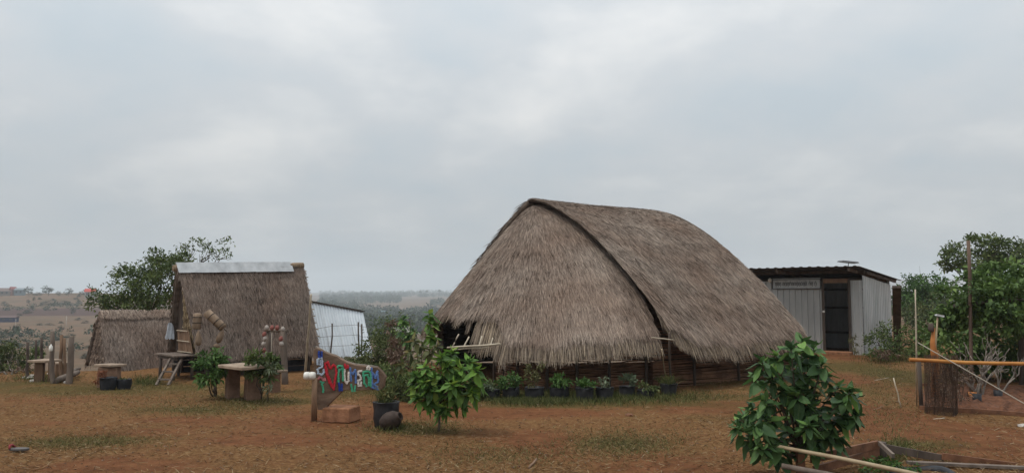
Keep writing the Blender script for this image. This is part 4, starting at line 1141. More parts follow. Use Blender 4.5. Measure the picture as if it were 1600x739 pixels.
# arch of two posts strung with gourds
ar = thing('gourd_arch', 'two grey posts joined by a crossbar at the small hut', 'post frame', gp(443, 600))
pA, pB = gp(420, 598), gp(446, 601)
tA, tB = at(419, 516, pA.y), at(443, 517, pB.y)
MB().tube(wiggle(pA - Vector((0, 0, .1)), tA, 4, .006), [.055, .053, .05, .05, .05], 8).build('post', M['wood_grey'], ar)
MB().tube(wiggle(pB - Vector((0, 0, .1)), tB, 4, .006), [.062, .06, .058, .055, .055], 8).build('post', M['wood_grey'], ar)
MB().tube([tA + Vector((-.06, -.02, .01)), tB + Vector((.08, -.02, .0))], .03, 7).build('crossbar', M['wood_grey'], ar)
MB().tube([at(425, 520, 15.0), at(423, 578, 15.0)], .008, 5).build('cord', M['cord_white'], ar)
gr = [((417, 512), 'grey', 'grey gourd at the left end of the crossbar'), ((425, 512), 'red', 'dark red gourd, second from the left on the crossbar'), ((433, 512), 'red', 'dark red gourd right of the middle of the crossbar'), ((442, 514), 'grey', 'grey gourd on top of the right post'), ((413, 522), 'red', 'upper brownish gourd on the left string'), ((414, 529), 'grey', 'middle grey gourd on the left string'), ((412, 537), 'grey', 'lowest grey gourd on the left string'), ((412, 547), 'red', 'reddish gourd above the sapling crown'), ((439, 529), 'red', 'reddish gourd on the right string'), ((440, 537), 'grey', 'grey gourd on the right string')]
gmat = {'grey': noisy('gourd_grey', (.26, .22, .19), (.40, .35, .31), 14, .7, .3), 'red': noisy('gourd_red', (.16, .055, .045), (.28, .10, .08), 14, .7, .3)}
for (px, py), c_, lab in gr:
    dp = 14.85 + (px - 415) * -.004
    q = at(px, py, dp - .08)
    g = MB().lathe([(.01, -.048), (.026, -.042), (.04, -.015), (.04, .012), (.026, .038), (.012, .05)], 10, Matrix.Translation(q) @ Matrix.Rotation(R(random.uniform(-30, 30)), 4, 'Y'))
    tag(g.build('hanging_gourd', gmat[c_], None, q), lab, 'gourd', 'gourds strung on the post frame')

# ------------------------------------------------------------------ left yard edge: stakes, logs, rubble
stakes = [(43, 535, 592, .030, 'wood_dark', 'short dark stake left of the round shrub'), (56, 531, 590, .026, 'wood_dark', 'thin dark stake just behind the round shrub'), (65, 527, 588, .030, 'wood_dark', 'dark stake right of the round shrub'), (82, 517, 600, .045, 'wood_grey', 'grey stake standing at the small slab table, white bottle hung on it'), (96, 523, 592, .040, 'wood_brown', 'brown stake, left of a close pair'), (101, 528, 592, .030, 'wood_brown', 'thinner brown stake, right of a close pair'), (110, 526, 600, .060, 'wood_grey', 'thick stake leaning right above the fallen logs')]
for px, pt, pb, r_, mt, lab in stakes:
    b_ = gp(px - (2 if px == 110 else 0), pb); t_ = at(px + (2 if px == 110 else 0), pt, b_.y)
    mb = MB().tube(wiggle(b_ - Vector((0, 0, .15)), t_, 5, .010), [r_, r_, r_ * .95, r_ * .9, r_ * .9, r_ * .8], 8)
    tag(mb.build('fence_stake', M[mt], None, b_), lab, 'stake', 'stakes at the yard edge')
q = at(79.5, 543, 14.7)
tag(MB().lathe([(.006, -.065), (.028, -.06), (.032, -.035), (.032, .02), (.015, .042), (.012, .06), (.004, .063)], 10, Matrix.Translation(q)).build('plastic_bottle', M['white_plastic'], None, q), 'white plastic bottle hung on the grey stake', 'bottle')
for (x0, y0, x1, y1, r_, lab) in ((87, 600, 122, 588, .06, 'thick fallen grey log, lower of two at the stakes'), (98, 597, 124, 582, .045, 'thinner fallen grey log resting across the lower one')):
    a_, b_ = gp(x0, y0) + Vector((0, 0, r_ * .8)), gp(x1, y1 + 6) + Vector((0, 0, .16))
    tag(MB().tube(wiggle(a_, b_, 5, .02), [r_ * .8, r_, r_, r_ * .95, r_ * .9, r_ * .7], 8).build('fallen_log', M['wood_grey'], None, a_), lab, 'log', 'fallen logs at the yard edge')
random.seed(21)
def stone(px, py, r_, mt, lab, grp=None):
    b_ = gp(px, py)
    bm = bmesh.new(); bmesh.ops.create_icosphere(bm, subdivisions=2, radius=r_)
    for v in bm.verts: v.co = Vector((v.co.x * 1.25, v.co.y, v.co.z * .6)) * random.uniform(.85, 1.15)
    me_ = bpy.data.meshes.new('stone'); bm.to_mesh(me_); bm.free()
    o_ = link_mesh('stone', me_, M[mt]); o_.location = b_ + Vector((0, 0, r_ * .35))
    return tag(o_, lab, 'stone', grp)
M['rubble'] = noisy('rubble', (.30, .27, .24), (.52, .48, .43), 12, .9, .4)
for px, py, r_, lab in ((38, 591, .045, 'leftmost pale lump of rubble beside the grey slab table'), (43, 590, .05, 'second pale lump of rubble from the left beside the slab table'), (47, 592, .06, 'pale lump of rubble touching the slab table leg'), (52, 597, .06, 'pale lump of rubble lying nearest the camera by the slab table'), (50, 588, .05, 'pale lump of rubble half behind the slab table leg'), (78, 585, .05, 'pale lump of rubble between the slab table and the grey stake'), (103, 596, .05, 'smaller pale stone on the ground beside the fallen logs'), (105, 599, .06, 'larger pale stone on the ground beside the fallen logs')):
    stone(px, py, r_, 'rubble', lab, 'rubble at the yard edge')
stone(1599, 668, .055, 'rubble', 'round whitish stone lying on red earth at the right picture edge')
stone(983, 650, .045, 'wood_red', 'dark clod of earth lying alone on the yard before the plant bags')
# a dropped sandal-like thing on the grass, left
sd = thing('sandal', 'dropped grey sandal with a red toe lying on the dry grass', 'sandal', gp(28, 704))
q = gp(28, 705)
sole = [q + Vector((math.cos(a) * .105 * (1 + .12 * math.cos(a)), math.sin(a) * .05, .012)) for a in [i * 2 * math.pi / 18 for i in range(18)]]
MB().prism(sole, (0, 0, .025)).build('sole', plain('sandal_grey', (.10, .09, .085)), sd, bevel=.005)
vs = [q + Vector((-.06, -.05, .037)), q + Vector((-.075, -.02, .065)), q + Vector((-.075, .02, .065)), q + Vector((-.06, .05, .037))]
MB().tube(vs, [.010, .013, .013, .010], 7).build('strap', plain('sandal_red', (.22, .025, .03)), sd)

# ------------------------------------------------------------------ right: netted garden bed, posts
nb = thing('garden_bed', 'red earth bed edged by planks under an orange horizontal pole', 'garden bed', gp(1520, 648))
p0, p1, = gp(1437, 643), gp(1690, 659)
MB().bar(p0 + Vector((0, 0, .03)), p0.lerp(p1, .42) + Vector((0, 0, .035)), .04, .11).build('edge_plank', M['wood_red'], nb)
MB().bar(p0.lerp(p1, .424) + Vector((0, .012, .03)), p1 + Vector((0, 0, .02)), .04, .11).build('edge_plank', M['wood_red'], nb)
e0, e1 = gp(1440, 606), gp(1720, 612)
MB().bar(e0 + Vector((0, 0, .03)), e1 + Vector((0, 0, .03)), .04, .11).build('edge_plank', M['wood_red'], nb)
# turned soil
vs, fs = [], []
gxn, gyn = 34, 16
for j in range(gyn + 1):
    for i in range(gxn + 1):
        a_ = p0.lerp(p1, i / gxn); b_ = e0.lerp(e1, i / gxn); q = a_.lerp(b_, .03 + .94 * j / gyn)
        edge_ = min(i, gxn - i, j * 2, (gyn - j) * 2) > 0
        vs.append(q + Vector((0, 0, .035 + (random.uniform(0, .075) if edge_ else -.05))))
for j in range(gyn):
    for i in range(gxn):
        fs.append((j * (gxn + 1) + i, j * (gxn + 1) + i + 1, (j + 1) * (gxn + 1) + i + 1, (j + 1) * (gxn + 1) + i))
MB().add(vs, fs).build('soil', M['soil_red'] if 'soil_red' in M else noisy('soil_red', (.075, .030, .014), (.16, .066, .032), 9, .95, .9, 30), nb)
op0, op1 = at(1421, 562, 10.9), at(1690, 569, 10.75)
MB().tube([op0.lerp(op1, k / 6) + Vector((0, 0, -.02 * math.sin(k / 6 * math.pi) + random.uniform(-.006, .006))) for k in range(7)], .025, 9).build('orange_pole', M['orange_pipe'], nb)
for px in (1440, 1690):
    q = gp(px, 640); 
    MB().tube([(q.x, q.y, -.1), (q.x, q.y + .02, .72)], [.03, .028], 7).build('post', M['wood_dark'], nb)
# brown netting gathered round the corner post
nt_ = MB()
cx, cy = (gp(1440, 640).x, 11.05)
def netp(a, z):
    rr_ = .195 * (1 + .18 * math.sin(a * 3 + z * 2) + .10 * math.sin(a * 7 - z * 5)) * (1 - .10 * z)
    return Vector((cx + rr_ * math.cos(a), cy + rr_ * .8 * math.sin(a), z))
for k in range(84):
    a = 2 * math.pi * k / 84
    nt_.tube([netp(a + .04 * math.sin(z_ * 9 + k), z_) for z_ in np.linspace(-.02, .82, 9)], .0024, 3, cap=False, smooth=False)
for z_ in np.linspace(0, .80, 52):
    nt_.tube([netp(2 * math.pi * k / 22, z_ + .01 * math.sin(k * 2)) for k in range(23)], 0.0023, 3, cap=False, smooth=False)
tag(nt_.build('netting', M['net'], nb), kind='stuff')
# loose net stretched along under the pole
n2 = MB()
q0, q1 = at(1446, 566, 10.95), at(1500, 566, 10.9)
for k in range(26):
    u_ = k / 25; a_ = q0.lerp(q1, u_)
    n2.tube([a_ + Vector((.04 * math.sin(z_ * 7 + k * .5), .03 * math.sin(k), -z_)) for z_ in np.linspace(0, .66 - .10 * u_, 6)], .0026, 3, cap=False, smooth=False)
for z_ in np.linspace(.03, .60, 16):
    n2.tube([q0.lerp(q1, u_) + Vector((.04 * math.sin(z_ * 7 + u_ * 12), .03 * math.sin(u_ * 25), -z_ + .012 * math.sin(u_ * 9))) for u_ in np.linspace(0, 1, 10)], .0024, 3, cap=False, smooth=False)
tag(n2.build('netting', M['net'], nb), kind='stuff')
tag(MB().tube([at(1430, 452, 11.2), at(1431, 500, 11.2), at(1432, 560, 11.15), gp(1432, 636) - Vector((0, 0, .1))], .011, 6).build('thin_stake', M['bamboo_pale'], None, gp(1432, 636)), 'thin pale upright cane rising from the netted corner of the bed', 'cane')
tag(MB().tube([at(1434, 535, 11.1), at(1520, 584, 10.6), at(1600, 630, 10.0), at(1640, 653, 9.8)], .007, 5).build('white_cord', M['cord_white'], None, at(1520, 584, 10.6)), 'pale cord stretched slanting down across the garden bed', 'cord')
op = thing('orange_stake', 'short stout orange-brown stake with a dark knob behind the bed pole', 'stake', gp(1459, 630, 0))
MB().tube([gp(1461, 628) - Vector((0, 0, .1)), at(1461, 560, 11.9), at(1457, 536, 11.9), at(1459, 512, 11.9)], [.06, .055, .035, .022], 8).build('stake', M['orange_post'], op)
MB().lathe([(.02, -.06), (.04, -.05), (.045, 0), (.04, .04), (.03, .07)], 7, Matrix.Translation(at(1455, 512, 11.88))).build('knob', M['wood_dark'], op)
wp = thing('plate_on_stick', 'white plastic scrap stuck on a slanting stick before the vine', 'marker', at(1463, 545, 12.1))
MB().tube([gp(1461, 622) - Vector((0, 0, .1)), at(1462, 540, 12.1), at(1465, 495, 12.1)], .012, 6).build('stick', M['bamboo'], wp)
MB().box(at(1468, 493, 12.08), (.12, .06, .02), Matrix.Rotation(R(12), 3, 'Y'), jit=.006).build('scrap', plain('scrap_white', (.66, .68, .70)), wp)
for px, py, wd, lab, mt in ((1520, 628, .12, 'orange plastic cup upside down on the bed soil', 'orange_post'), (1527, 632, .13, 'small black pot half sunk in the bed soil', 'black_plastic'), (1560, 626, .13, 'second small black pot further along the bed', 'black_plastic')):
    b_ = gp(px, py) + Vector((0, 0, .05))
    MBp = MB().lathe([(wd * .42, -.03), (wd * .45, 0), (wd * .5, wd * .85), (wd * .44, wd * .85), (wd * .4, wd * .6), (.01, wd * .6)], 14, Matrix.Translation(b_))
    tag(MBp.build('small_pot' if mt != 'orange_post' else 'cup', M[mt], None, b_), lab, 'pot' if mt != 'orange_post' else 'cup')
tag(MB().bar(gp(1402, 545) - Vector((0, 0, .1)), at(1401, 448, 19.5), .20, .06).build('dark_board', M['wood_dark'], None, gp(1402, 545)), 'dark wide board standing upright beside the iron shed', 'board')

# ------------------------------------------------------------------ foreground planter frame, lower right
pf = thing('planter_frame', 'broken frame of weathered planks round a weedy patch in the foreground', 'planter', gp(1400, 735))
tp = at(1376, 690, 7.9); corner = Vector((tp.x, tp.y, 0))
MB().tube([corner - Vector((0, 0, .1)), corner + Vector((0, 0, tp.z * .6)), corner + Vector((0, 0, tp.z))], [.055, .053, .05], 8).build('post', M['wood_dark'], pf)
w0 = at(1268, 716, 7.2)
MB().bar(at(1372, 694, 7.86), w0, .03, .075).build('rail', M['wood_red'], pf)
MB().bar(at(1372, 706, 7.86), at(1272, 734, 7.25), .03, .07).build('rail', M['wood_red'], pf)
MB().bar(at(1383, 699, 7.95), at(1474, 716, 7.85), .03, .07).build('rail', M['wood_dark'], pf)
MB().bar(at(1472, 712, 7.83), at(1590, 728, 7.75), .03, .06).build('rail', M['wood_red'], pf)
MB().bar(at(1418, 722, 7.6), at(1640, 732, 7.5), .07, .025).build('rail', M['wood_grey'], pf)
MB().bar(at(1374, 692, 7.82), at(1396, 712, 7.5), .025, .04).build('brace', M['wood_grey'], pf)
MB().bar(at(1250, 708, 7.1), at(1253, 780, 7.1), .07, .06).build('post', M['wood_red'], pf)
tag(MB().tube([at(1214, 697, 6.9), at(1300, 713, 6.7), at(1420, 738, 6.45), at(1500, 757, 6.3)], [.016, .018, .019, .02], 8).build('bamboo_pole', M['bamboo'], None, at(1300, 713, 6.7)), 'long thin yellow bamboo pole lying across the planter frame', 'pole')
tag(MB().tube([at(1221, 727, 6.8), at(1290, 740, 6.7), at(1380, 760, 6.5)], [.022, .024, .025], 8).build('bamboo_pole', M['wood_grey'], None, at(1290, 740, 6.7)), 'short grey pole end lying below the yellow bamboo pole', 'pole')
tyre = MB()
q = at(1440, 738, 7.35)
for k in range(1):
    ring = [q + Vector((math.cos(a) * .26, math.sin(a) * .2, .015 * math.sin(3 * a) - .02)) for a in [i * 2 * math.pi / 26 for i in range(27)]]
    tyre.tube(ring, .045, 8, cap=False)
tag(tyre.build('old_tyre', M['black_plastic'], None, q), 'old black tyre lying inside the planter frame', 'tyre')
# dropped sticks and canes on the ground
for (x0, y0, x1, y1, r_, lab) in ((1357, 645, 1405, 630, .014, 'stick on the red earth left of the bed'), (1352, 601, 1414, 588, .010, 'long cane lying on the grass before the iron shed'), (1395, 590, 1409, 640, .010, 'cane propped against the netted corner'), (1385, 565, 1420, 563, .012, 'straight cane lying near the end of the orange pole'), (1372, 633, 1392, 632, .010, 'short stick lying beside a longer one'), (826, 733, 838, 722, .012, 'short dark stick on the grass at the bottom of the picture'), (1450, 657, 1476, 656, .008, 'pale twig on the earth before the bed plank')):
    a_, b_ = gp(x0, y0) + Vector((0, 0, r_)), gp(x1, y1) + Vector((0, 0, r_ + (.02 if x0 != 1395 else .0)))
    if x0 == 1395: a_ = at(1396, 590, b_.y + .05)
    tag(MB().tube(wiggle(a_, b_, 4, .015), r_, 6).build('stick', M['bamboo_pale'] if 'cane' in lab or 'twig' in lab else M['wood_brown'], None, a_), lab, 'stick', 'sticks on the ground')
# ------------------------------------------------------------------ single big leaves
def leaf_mesh(name, W, fold, curl, mat, rows=6):
    vs, fs = [], []
    for j in range(rows + 1):
        t_ = j / rows
        w_ = W * (math.sin(math.pi * (t_ ** .85)) ** .9 if 0 < t_ < 1 else 0) * .5 + (.012 if j == 0 else 0)
        z_ = -curl * t_ * t_ + .06 * math.sin(t_ * 7)
        for sx in (-1, 0, 1):
            vs.append((sx * w_, t_, z_ + (fold * w_ if sx else 0)))
    for j in range(rows):
        for i in range(2):
            a = j * 3 + i
            fs.append((a, a + 1, a + 4, a + 3))
    me_ = bpy.data.meshes.new(name); me_.from_pydata(vs, [], fs)
    me_.polygons.foreach_set('use_smooth', [True] * len(fs))
    bm = bmesh.new(); bm.from_mesh(me_); bmesh.ops.remove_doubles(bm, verts=bm.verts, dist=1e-5); bmesh.ops.triangulate(bm, faces=bm.faces); bm.to_mesh(me_); bm.free()
    me_.materials.append(mat)
    return me_
def leaf_mat(name, stops, trans=.25, rough=.5):
    m_, t, b, o = mat_new(name)
    oi = t.nodes.new('ShaderNodeObjectInfo'); r_ = t.nodes.new('ShaderNodeValToRGB'); set_ramp(r_, stops)
    t.links.new(oi.outputs['Random'], r_.inputs[0])
    tcn = t.nodes.new('ShaderNodeTexCoord'); sp_ = t.nodes.new('ShaderNodeSeparateXYZ'); t.links.new(tcn.outputs['Object'], sp_.inputs[0])
    ab = t.nodes.new('ShaderNodeMath'); ab.operation = 'ABSOLUTE'; t.links.new(sp_.outputs[0], ab.inputs[0])
    mr_ = t.nodes.new('ShaderNodeMapRange'); t.links.new(ab.outputs[0], mr_.inputs[0]); mr_.inputs[1].default_value = .0; mr_.inputs[2].default_value = .03; mr_.inputs[3].default_value = .35; mr_.inputs[4].default_value = 0
    mx_ = t.nodes.new('ShaderNodeMix'); mx_.data_type = 'RGBA'; t.links.new(mr_.outputs[0], mx_.inputs['Factor']); t.links.new(r_.outputs[0], mx_.inputs['A']); mx_.inputs['B'].default_value = (.16, .2, .07, 1)
    n_ = t.nodes.new('ShaderNodeTexNoise'); n_.inputs['Scale'].default_value = 7; t.links.new(tcn.outputs['Object'], n_.inputs['Vector'])
    bp_ = t.nodes.new('ShaderNodeBump'); bp_.inputs['Strength'].default_value = .25; bp_.inputs['Distance'].default_value = .05; t.links.new(n_.outputs[0], bp_.inputs['Height']); t.links.new(bp_.outputs[0], b.inputs['Normal'])
    t.links.new(mx_.outputs['Result'], b.inputs['Base Color'])
    b.inputs['Roughness'].default_value = rough; b.inputs['Specular IOR Level'].default_value = .22
    tr = t.nodes.new('ShaderNodeBsdfTranslucent'); t.links.new(r_.outputs[0], tr.inputs[0])
    ms = t.nodes.new('ShaderNodeMixShader'); ms.inputs[0].default_value = trans
    t.links.new(b.outputs[0], ms.inputs[1]); t.links.new(tr.outputs[0], ms.inputs[2]); t.links.new(ms.outputs[0], o.inputs[0])
    return m_
M['leaf_deep'] = by_rnd('leaf_deep', [(0, (0.023, 0.052, 0.018)), (.5, (0.056, 0.115, 0.036)), (1, (0.105, 0.187, 0.058))], .5, .2)
M['leaf_mid'] = by_rnd('leaf_mid', [(0, (0.032, 0.074, 0.017)), (.5, (0.078, 0.159, 0.034)), (1, (0.138, 0.233, 0.051))], .5, .2)
LM_DARK = leaf_mat('broad_leaf_dark', [(0, (0.027, 0.062, 0.022)), (.45, (0.059, 0.125, 0.041)), (.8, (0.103, 0.199, 0.060)), (1, (0.197, 0.344, 0.084))])
LM_GREEN = leaf_mat('broad_leaf_green', [(0, (0.040, 0.090, 0.019)), (.4, (0.093, 0.190, 0.034)), (.8, (0.158, 0.298, 0.049)), (1, (0.296, 0.377, 0.078))])
LM_OLIVE = leaf_mat('broad_leaf_olive', [(0, (0.042, 0.059, 0.022)), (.5, (0.098, 0.119, 0.042)), (.85, (0.165, 0.168, 0.063)), (1, (0.270, 0.196, 0.084))])
def leafset(mat): return [leaf_mesh('broad_leaf', .46, .35, .22, mat), leaf_mesh('broad_leaf', .52, .25, .50, mat), leaf_mesh('broad_leaf', .40, .5, .05, mat), leaf_mesh('broad_leaf', .44, .7, .35, mat)]
LEAF_COUNT, LEAF_REST = {}, {}
def place_leaf(parent, pos, d, L, meshes):
    d = Vector(d).normalized()
    up = Vector((random.uniform(-.4, .4), random.uniform(-.4, .4), 1))
    x = d.cross(up).normalized(); z = x.cross(d).normalized()
    Mx = Matrix((x, d, z)).transposed().to_4x4()
    Mx = Matrix.Translation(pos) @ Mx @ Matrix.Rotation(random.uniform(-.5, .5), 4, 'Y') @ Matrix.Scale(L, 4)
    k_ = LEAF_COUNT[parent.name] = LEAF_COUNT.get(parent.name, 0) + 1
    if k_ > 290:                                              # past the limit: joined into one part
        LEAF_REST.setdefault(parent.name, []).append((Mx, random.choice(meshes))); return None
    o_ = bpy.data.objects.new('leaf', random.choice(meshes))
    COL.objects.link(o_); o_.parent = parent; o_.matrix_parent_inverse = Matrix.Translation(-Vector(parent.location)); o_.matrix_basis = Mx
    return o_
def rosette(parent, c, axis, n, L, meshes, droop=.35):
    axis = Vector(axis).normalized(); a0 = random.uniform(0, 6)
    t1 = axis.orthogonal().normalized(); t2 = axis.cross(t1)
    for i in range(n):
        th = a0 + i * 2.4; e_ = (i + .5) / n                  # inner leaves upright, outer ones spread and droop
        pol = R(18 + 88 * e_)
        d = axis * math.cos(pol) + (t1 * math.cos(th) + t2 * math.sin(th)) * math.sin(pol) + Vector((0, 0, -droop * e_ * 1.6))
        p = Vector(c) - axis * L * .35 * e_
        place_leaf(parent, p, d, L * random.uniform(.7, 1.1) * (.65 + .5 * e_), meshes)
def join_rest(parent, mat):
    Vs, Fs, b_ = [], [], 0
    for Mx, me_ in LEAF_REST.get(parent.name, []):
        v = np.empty(len(me_.vertices) * 3, np.float32); me_.vertices.foreach_get('co', v); v = v.reshape(-1, 3)
        f = np.array([p.vertices[:] for p in me_.polygons]); A = np.array(Mx)
        Vs.append(v @ A[:3, :3].T + A[:3, 3]); Fs.append(f + b_); b_ += len(v)
    if Vs:
        rr = np.concatenate([np.full(len(v), rng.uniform()) for v in Vs])
        tag(link_mesh('foliage', fast_mesh('foliage', np.vstack(Vs), np.vstack(Fs), rr, smooth=True), mat, parent), kind='stuff')
def broad_plant(name, label, cat, base, depth, ros, L, n, meshes, bark, trunk_r, fork_h, dz=.28, droop=.35, group=None, fill=4, rest=None):
    later = []; rest = rest or M['leaf_tree']
    base = Vector(base); o_ = thing(name, label, cat, base, group)
    fk = base + Vector((random.uniform(-.03, .03), 0, fork_h))
    MB().tube(wiggle(base - Vector((0, 0, .08)), fk, 4, .03), [trunk_r, trunk_r * .9, trunk_r * .85, trunk_r * .8, trunk_r * .7], 7).build('trunk', bark, o_)
    for (px, py, *dd) in ros:
        d_ = depth + (dd[0] if dd else random.uniform(-dz, dz))
        c = at(px, py, d_)
        s0 = base.lerp(fk, random.uniform(.55, 1.0))
        MB().tube([s0, s0.lerp(c, .5) + Vector((0, 0, .04)), c], [trunk_r * .5, trunk_r * .38, trunk_r * .25], 5).build('stem', bark, o_)
        ax = (c - (base + Vector((0, 0, fork_h * .8)))).normalized() + Vector((0, -.25, .55))
        nn_ = n + random.randint(-2, 2)
        rosette(o_, c, ax, nn_, L, meshes, droop)
        later.append((s0, c, ax))
    for s0, c, ax in later:                                   # older leaves further down each stem
        for k in range(fill):
            q = s0.lerp(c, random.uniform(.45, .97)) + Vector((0, 0, .03))
            place_leaf(o_, q, ax * .3 + Vector((random.uniform(-1, 1), random.uniform(-1, .6), random.uniform(-.75, .25))), L * random.uniform(.75, 1.1), meshes)
    join_rest(o_, rest)
    return o_
random.seed(5)
ros = [(707, 550), (690, 560), (735, 566), (720, 578), (652, 585), (664, 574), (695, 590), (728, 604), (750, 596), (674, 606), (653, 625), (694, 642), (712, 622), (738, 616), (664, 598), (708, 602), (700, 572), (680, 588), (745, 580), (645, 600), (722, 632), (672, 632)]
ct = broad_plant('young_fruit_tree', 'young fruit tree with drooping rosettes of big leaves beside the slab sign', 'tree', gp(685, 672), 9.6, ros, .18, 12, leafset(LM_GREEN), M['bark'], .018, .42, fill=8, droop=.22, rest=M['leaf_mid'])
leafy(ct, [(tuple(at(680, 577, 9.45)), (.055, .04, .06)), (tuple(at(686, 572, 9.45)), (.03, .03, .05))], 26, .045, M['flower_orange'], name='withered_leaves')
ros = [(1253, 534), (1236, 545), (1272, 545), (1213, 556), (1190, 566), (1259, 560), (1235, 572), (1205, 588), (1182, 590), (1262, 590), (1290, 588), (1285, 568), (1222, 606), (1248, 618), (1310, 605), (1328, 612), (1195, 625), (1158, 655), (1172, 640), (1196, 655), (1238, 650), (1270, 640), (1318, 652), (1296, 676), (1215, 690), (1262, 668), (1210, 712), (1280, 655), (1150, 670), (1168, 688), (1335, 648), (1338, 622), (1188, 702), (1312, 690), (1180, 672), (1240, 690), (1275, 690)]
broad_plant('leafy_bush', 'big dark broad-leaved bush in the foreground at the planter frame', 'bush', at(1252, 775, 7.15), 7.1, ros, .165, 11, leafset(LM_DARK), M['bark'], .018, .5, dz=.30, fill=8, rest=M['leaf_deep'])
ros = [(660, 540), (640, 550), (672, 548), (648, 532), (628, 570), (655, 566), (684, 540)]
broad_plant('leafy_shrub', 'olive broad-leaved shrub right behind the young fruit tree', 'shrub', gp(655, 625), 11.6, ros, .17, 10, leafset(LM_OLIVE), M['bark'], .016, .5, dz=.2)
ros = [(671, 490), (672, 502), (670, 515), (674, 527)]
broad_plant('leafy_stalk', 'tall single stalk of upright leaves against the big hut eave', 'plant', gp(674, 615), 13.0, ros, .19, 8, leafset(LM_GREEN), M['stem_green'], .014, .9, dz=.03, droop=.1)
ros = [(633, 505), (640, 520), (625, 515), (636, 535), (648, 518), (630, 498)]
broad_plant('leafy_shrub', 'slender shrub with pale blossoms between the fence and the big hut', 'shrub', gp(636, 608), 13.2, ros, .15, 9, leafset(LM_DARK), M['bark'], .014, .7, dz=.2)
fl = thing('blossom_spray', 'pale blossom spray on top of the slender shrub', 'blossom', at(632, 512, 13.0))
leafy(fl, [(tuple(at(628, 513, 12.95)), (.12, .08, .03)), (tuple(at(646, 518, 12.95)), (.08, .06, .03))], 60, .035, M['flower_white'], name='petals')
stems(fl, at(634, 524, 13.05), [at(626, 513, 12.95), at(645, 518, 12.95)], .005, M['stem_green'])

# saplings and bushes as clouds of small leaves on stems
def bush(name, label, cat, base, blobs, n, size, mat, bark='bark', r=.02, group=None, **k):
    """blobs: (px, py, depth, radius x, radius z)"""
    bl = [(tuple(at(px, py, d)), (rx, rx * .85, rz)) for px, py, d, rx, rz in blobs]
    base = Vector(base)
    o_ = thing(name, label, cat, base, group)
    mb = MB()
    for c, r_ in bl:
        mb.tube(wiggle(base - Vector((0, 0, .08)), Vector(c), 4, .05), [r, r * .85, r * .7, r * .5, r * .3], 6)
        for kk in range(3):
            q = Vector(c); mb.tube(wiggle(q.lerp(base, random.uniform(.1, .4)), q + Vector([random.uniform(-1, 1) * x * .9 for x in r_]), 3, .08), [r * .35, r * .3, r * .2, r * .1], 5)
    mb.build('stems', M[bark], o_)
    V, F, rr = blob_leaves(bl, n, size, **k)
    link_mesh('foliage', fast_mesh('foliage', V, F, rr), M[mat], o_)
    return o_
bush('sapling', 'bright leafy sapling left of the large slab table', 'sapling', gp(336, 617), [(330, 560, 12.9, .22, .16), (322, 572, 12.9, .18, .14), (340, 575, 12.85, .2, .16), (330, 592, 12.85, .22, .14), (345, 555, 12.9, .12, .1)], 700, .095, 'leaf_bright', r=.016, width=.36)
bush('sapling', 'leafy sapling with grey lower leaves right of the large slab table', 'sapling', gp(408, 622), [(408, 560, 12.5, .2, .12), (400, 572, 12.5, .18, .13), (420, 570, 12.5, .16, .12), (412, 585, 12.45, .2, .1)], 520, .10, 'leaf_tree', r=.013, width=.3)
o_ = bush('sprig', 'thin cane with pale narrow leaves between the table and the stool', 'sprig', gp(420, 625), [(420, 575, 12.3, .1, .08), (421, 608, 12.3, .09, .04)], 90, .08, 'leaf_grey', r=.007, width=.25)
bush('round_shrub', 'small round dark shrub above the grey slab table', 'shrub', at(58, 585, 17.4), [(58, 551, 17.4, .13, .14), (57, 556, 17.4, .12, .12)], 500, .06, 'leaf_tree', r=.012)
bush('hedge_bush', 'large loose green bush at the far left edge of the yard', 'bush', gp(16, 588), [(14, 556, 18.0, .34, .30), (34, 563, 18.0, .24, .22), (0, 566, 17.8, .30, .28), (22, 578, 17.6, .35, .16), (-14, 570, 18, .3, .3)], 2600, .075, 'leaf_bush')
bush('weed_bush', 'brownish weeds at the foot of the far left bush', 'weeds', gp(40, 594), [(38, 583, 17.0, .3, .10), (60, 590, 16.9, .22, .07), (18, 589, 17, .28, .09)], 500, .06, 'leaf_dead', r=.006)
for px, py, dp, rx, rz, mt, lab in (
    (590, 545, 16.5, .40, .30, 'leaf_bush', 'tangled green bush at the lower corner of the zinc roof'),
    (612, 520, 18.0, .45, .35, 'leaf_tree', 'dark bush behind the wire fence right of the zinc roof'),
    (580, 585, 14.5, .40, .18, 'leaf_bush', 'low weedy bush behind the right tip of the slab sign'),
    (622, 585, 13.8, .36, .22, 'leaf_tree', 'dark leafy bush between the slab sign and the young fruit tree'),
    (545, 566, 17.0, .45, .10, 'leaf_bush', 'pale weeds along the bottom edge of the zinc roof'),
    (640, 605, 12.6, .30, .10, 'leaf_bush', 'low dark weeds behind the foot of the young fruit tree'),
    (690, 600, 13.0, .34, .26, 'leaf_tree', 'dark bush in the shade beside the big hut entrance'),
    (755, 608, 12.9, .26, .10, 'leaf_bush', 'low green weeds at the near end of the plant bags')):
    bush('weed_bush', lab, 'bush', Vector((at(px, py, dp).x, dp, min(0, gz(at(px, py, dp).x, dp)))), [(px, py, dp, rx, rz), (px - 12, py + 6, dp - .1, rx * .7, rz * .7), (px + 13, py + 4, dp + .1, rx * .7, rz * .8), (px + 3, py + 14, dp - .2, rx * .9, rz * .5)], int(1500 * rx / .4), .07, mt, r=.008)
bush('dry_bush', 'withered pinkish brown bush left of the olive shrub', 'bush', gp(618, 615), [(618, 548, 12.6, .12, .16), (622, 560, 12.6, .13, .14), (612, 540, 12.6, .09, .12)], 420, .07, 'leaf_dead', r=.01)
bush('dry_bush', 'thin purplish plant top above the withered bush', 'plant', gp(610, 600), [(612, 505, 14.0, .12, .10), (606, 512, 14.0, .09, .08)], 60, .07, 'leaf_purple' if 'leaf_purple' in M else 'leaf_dead', r=.008)
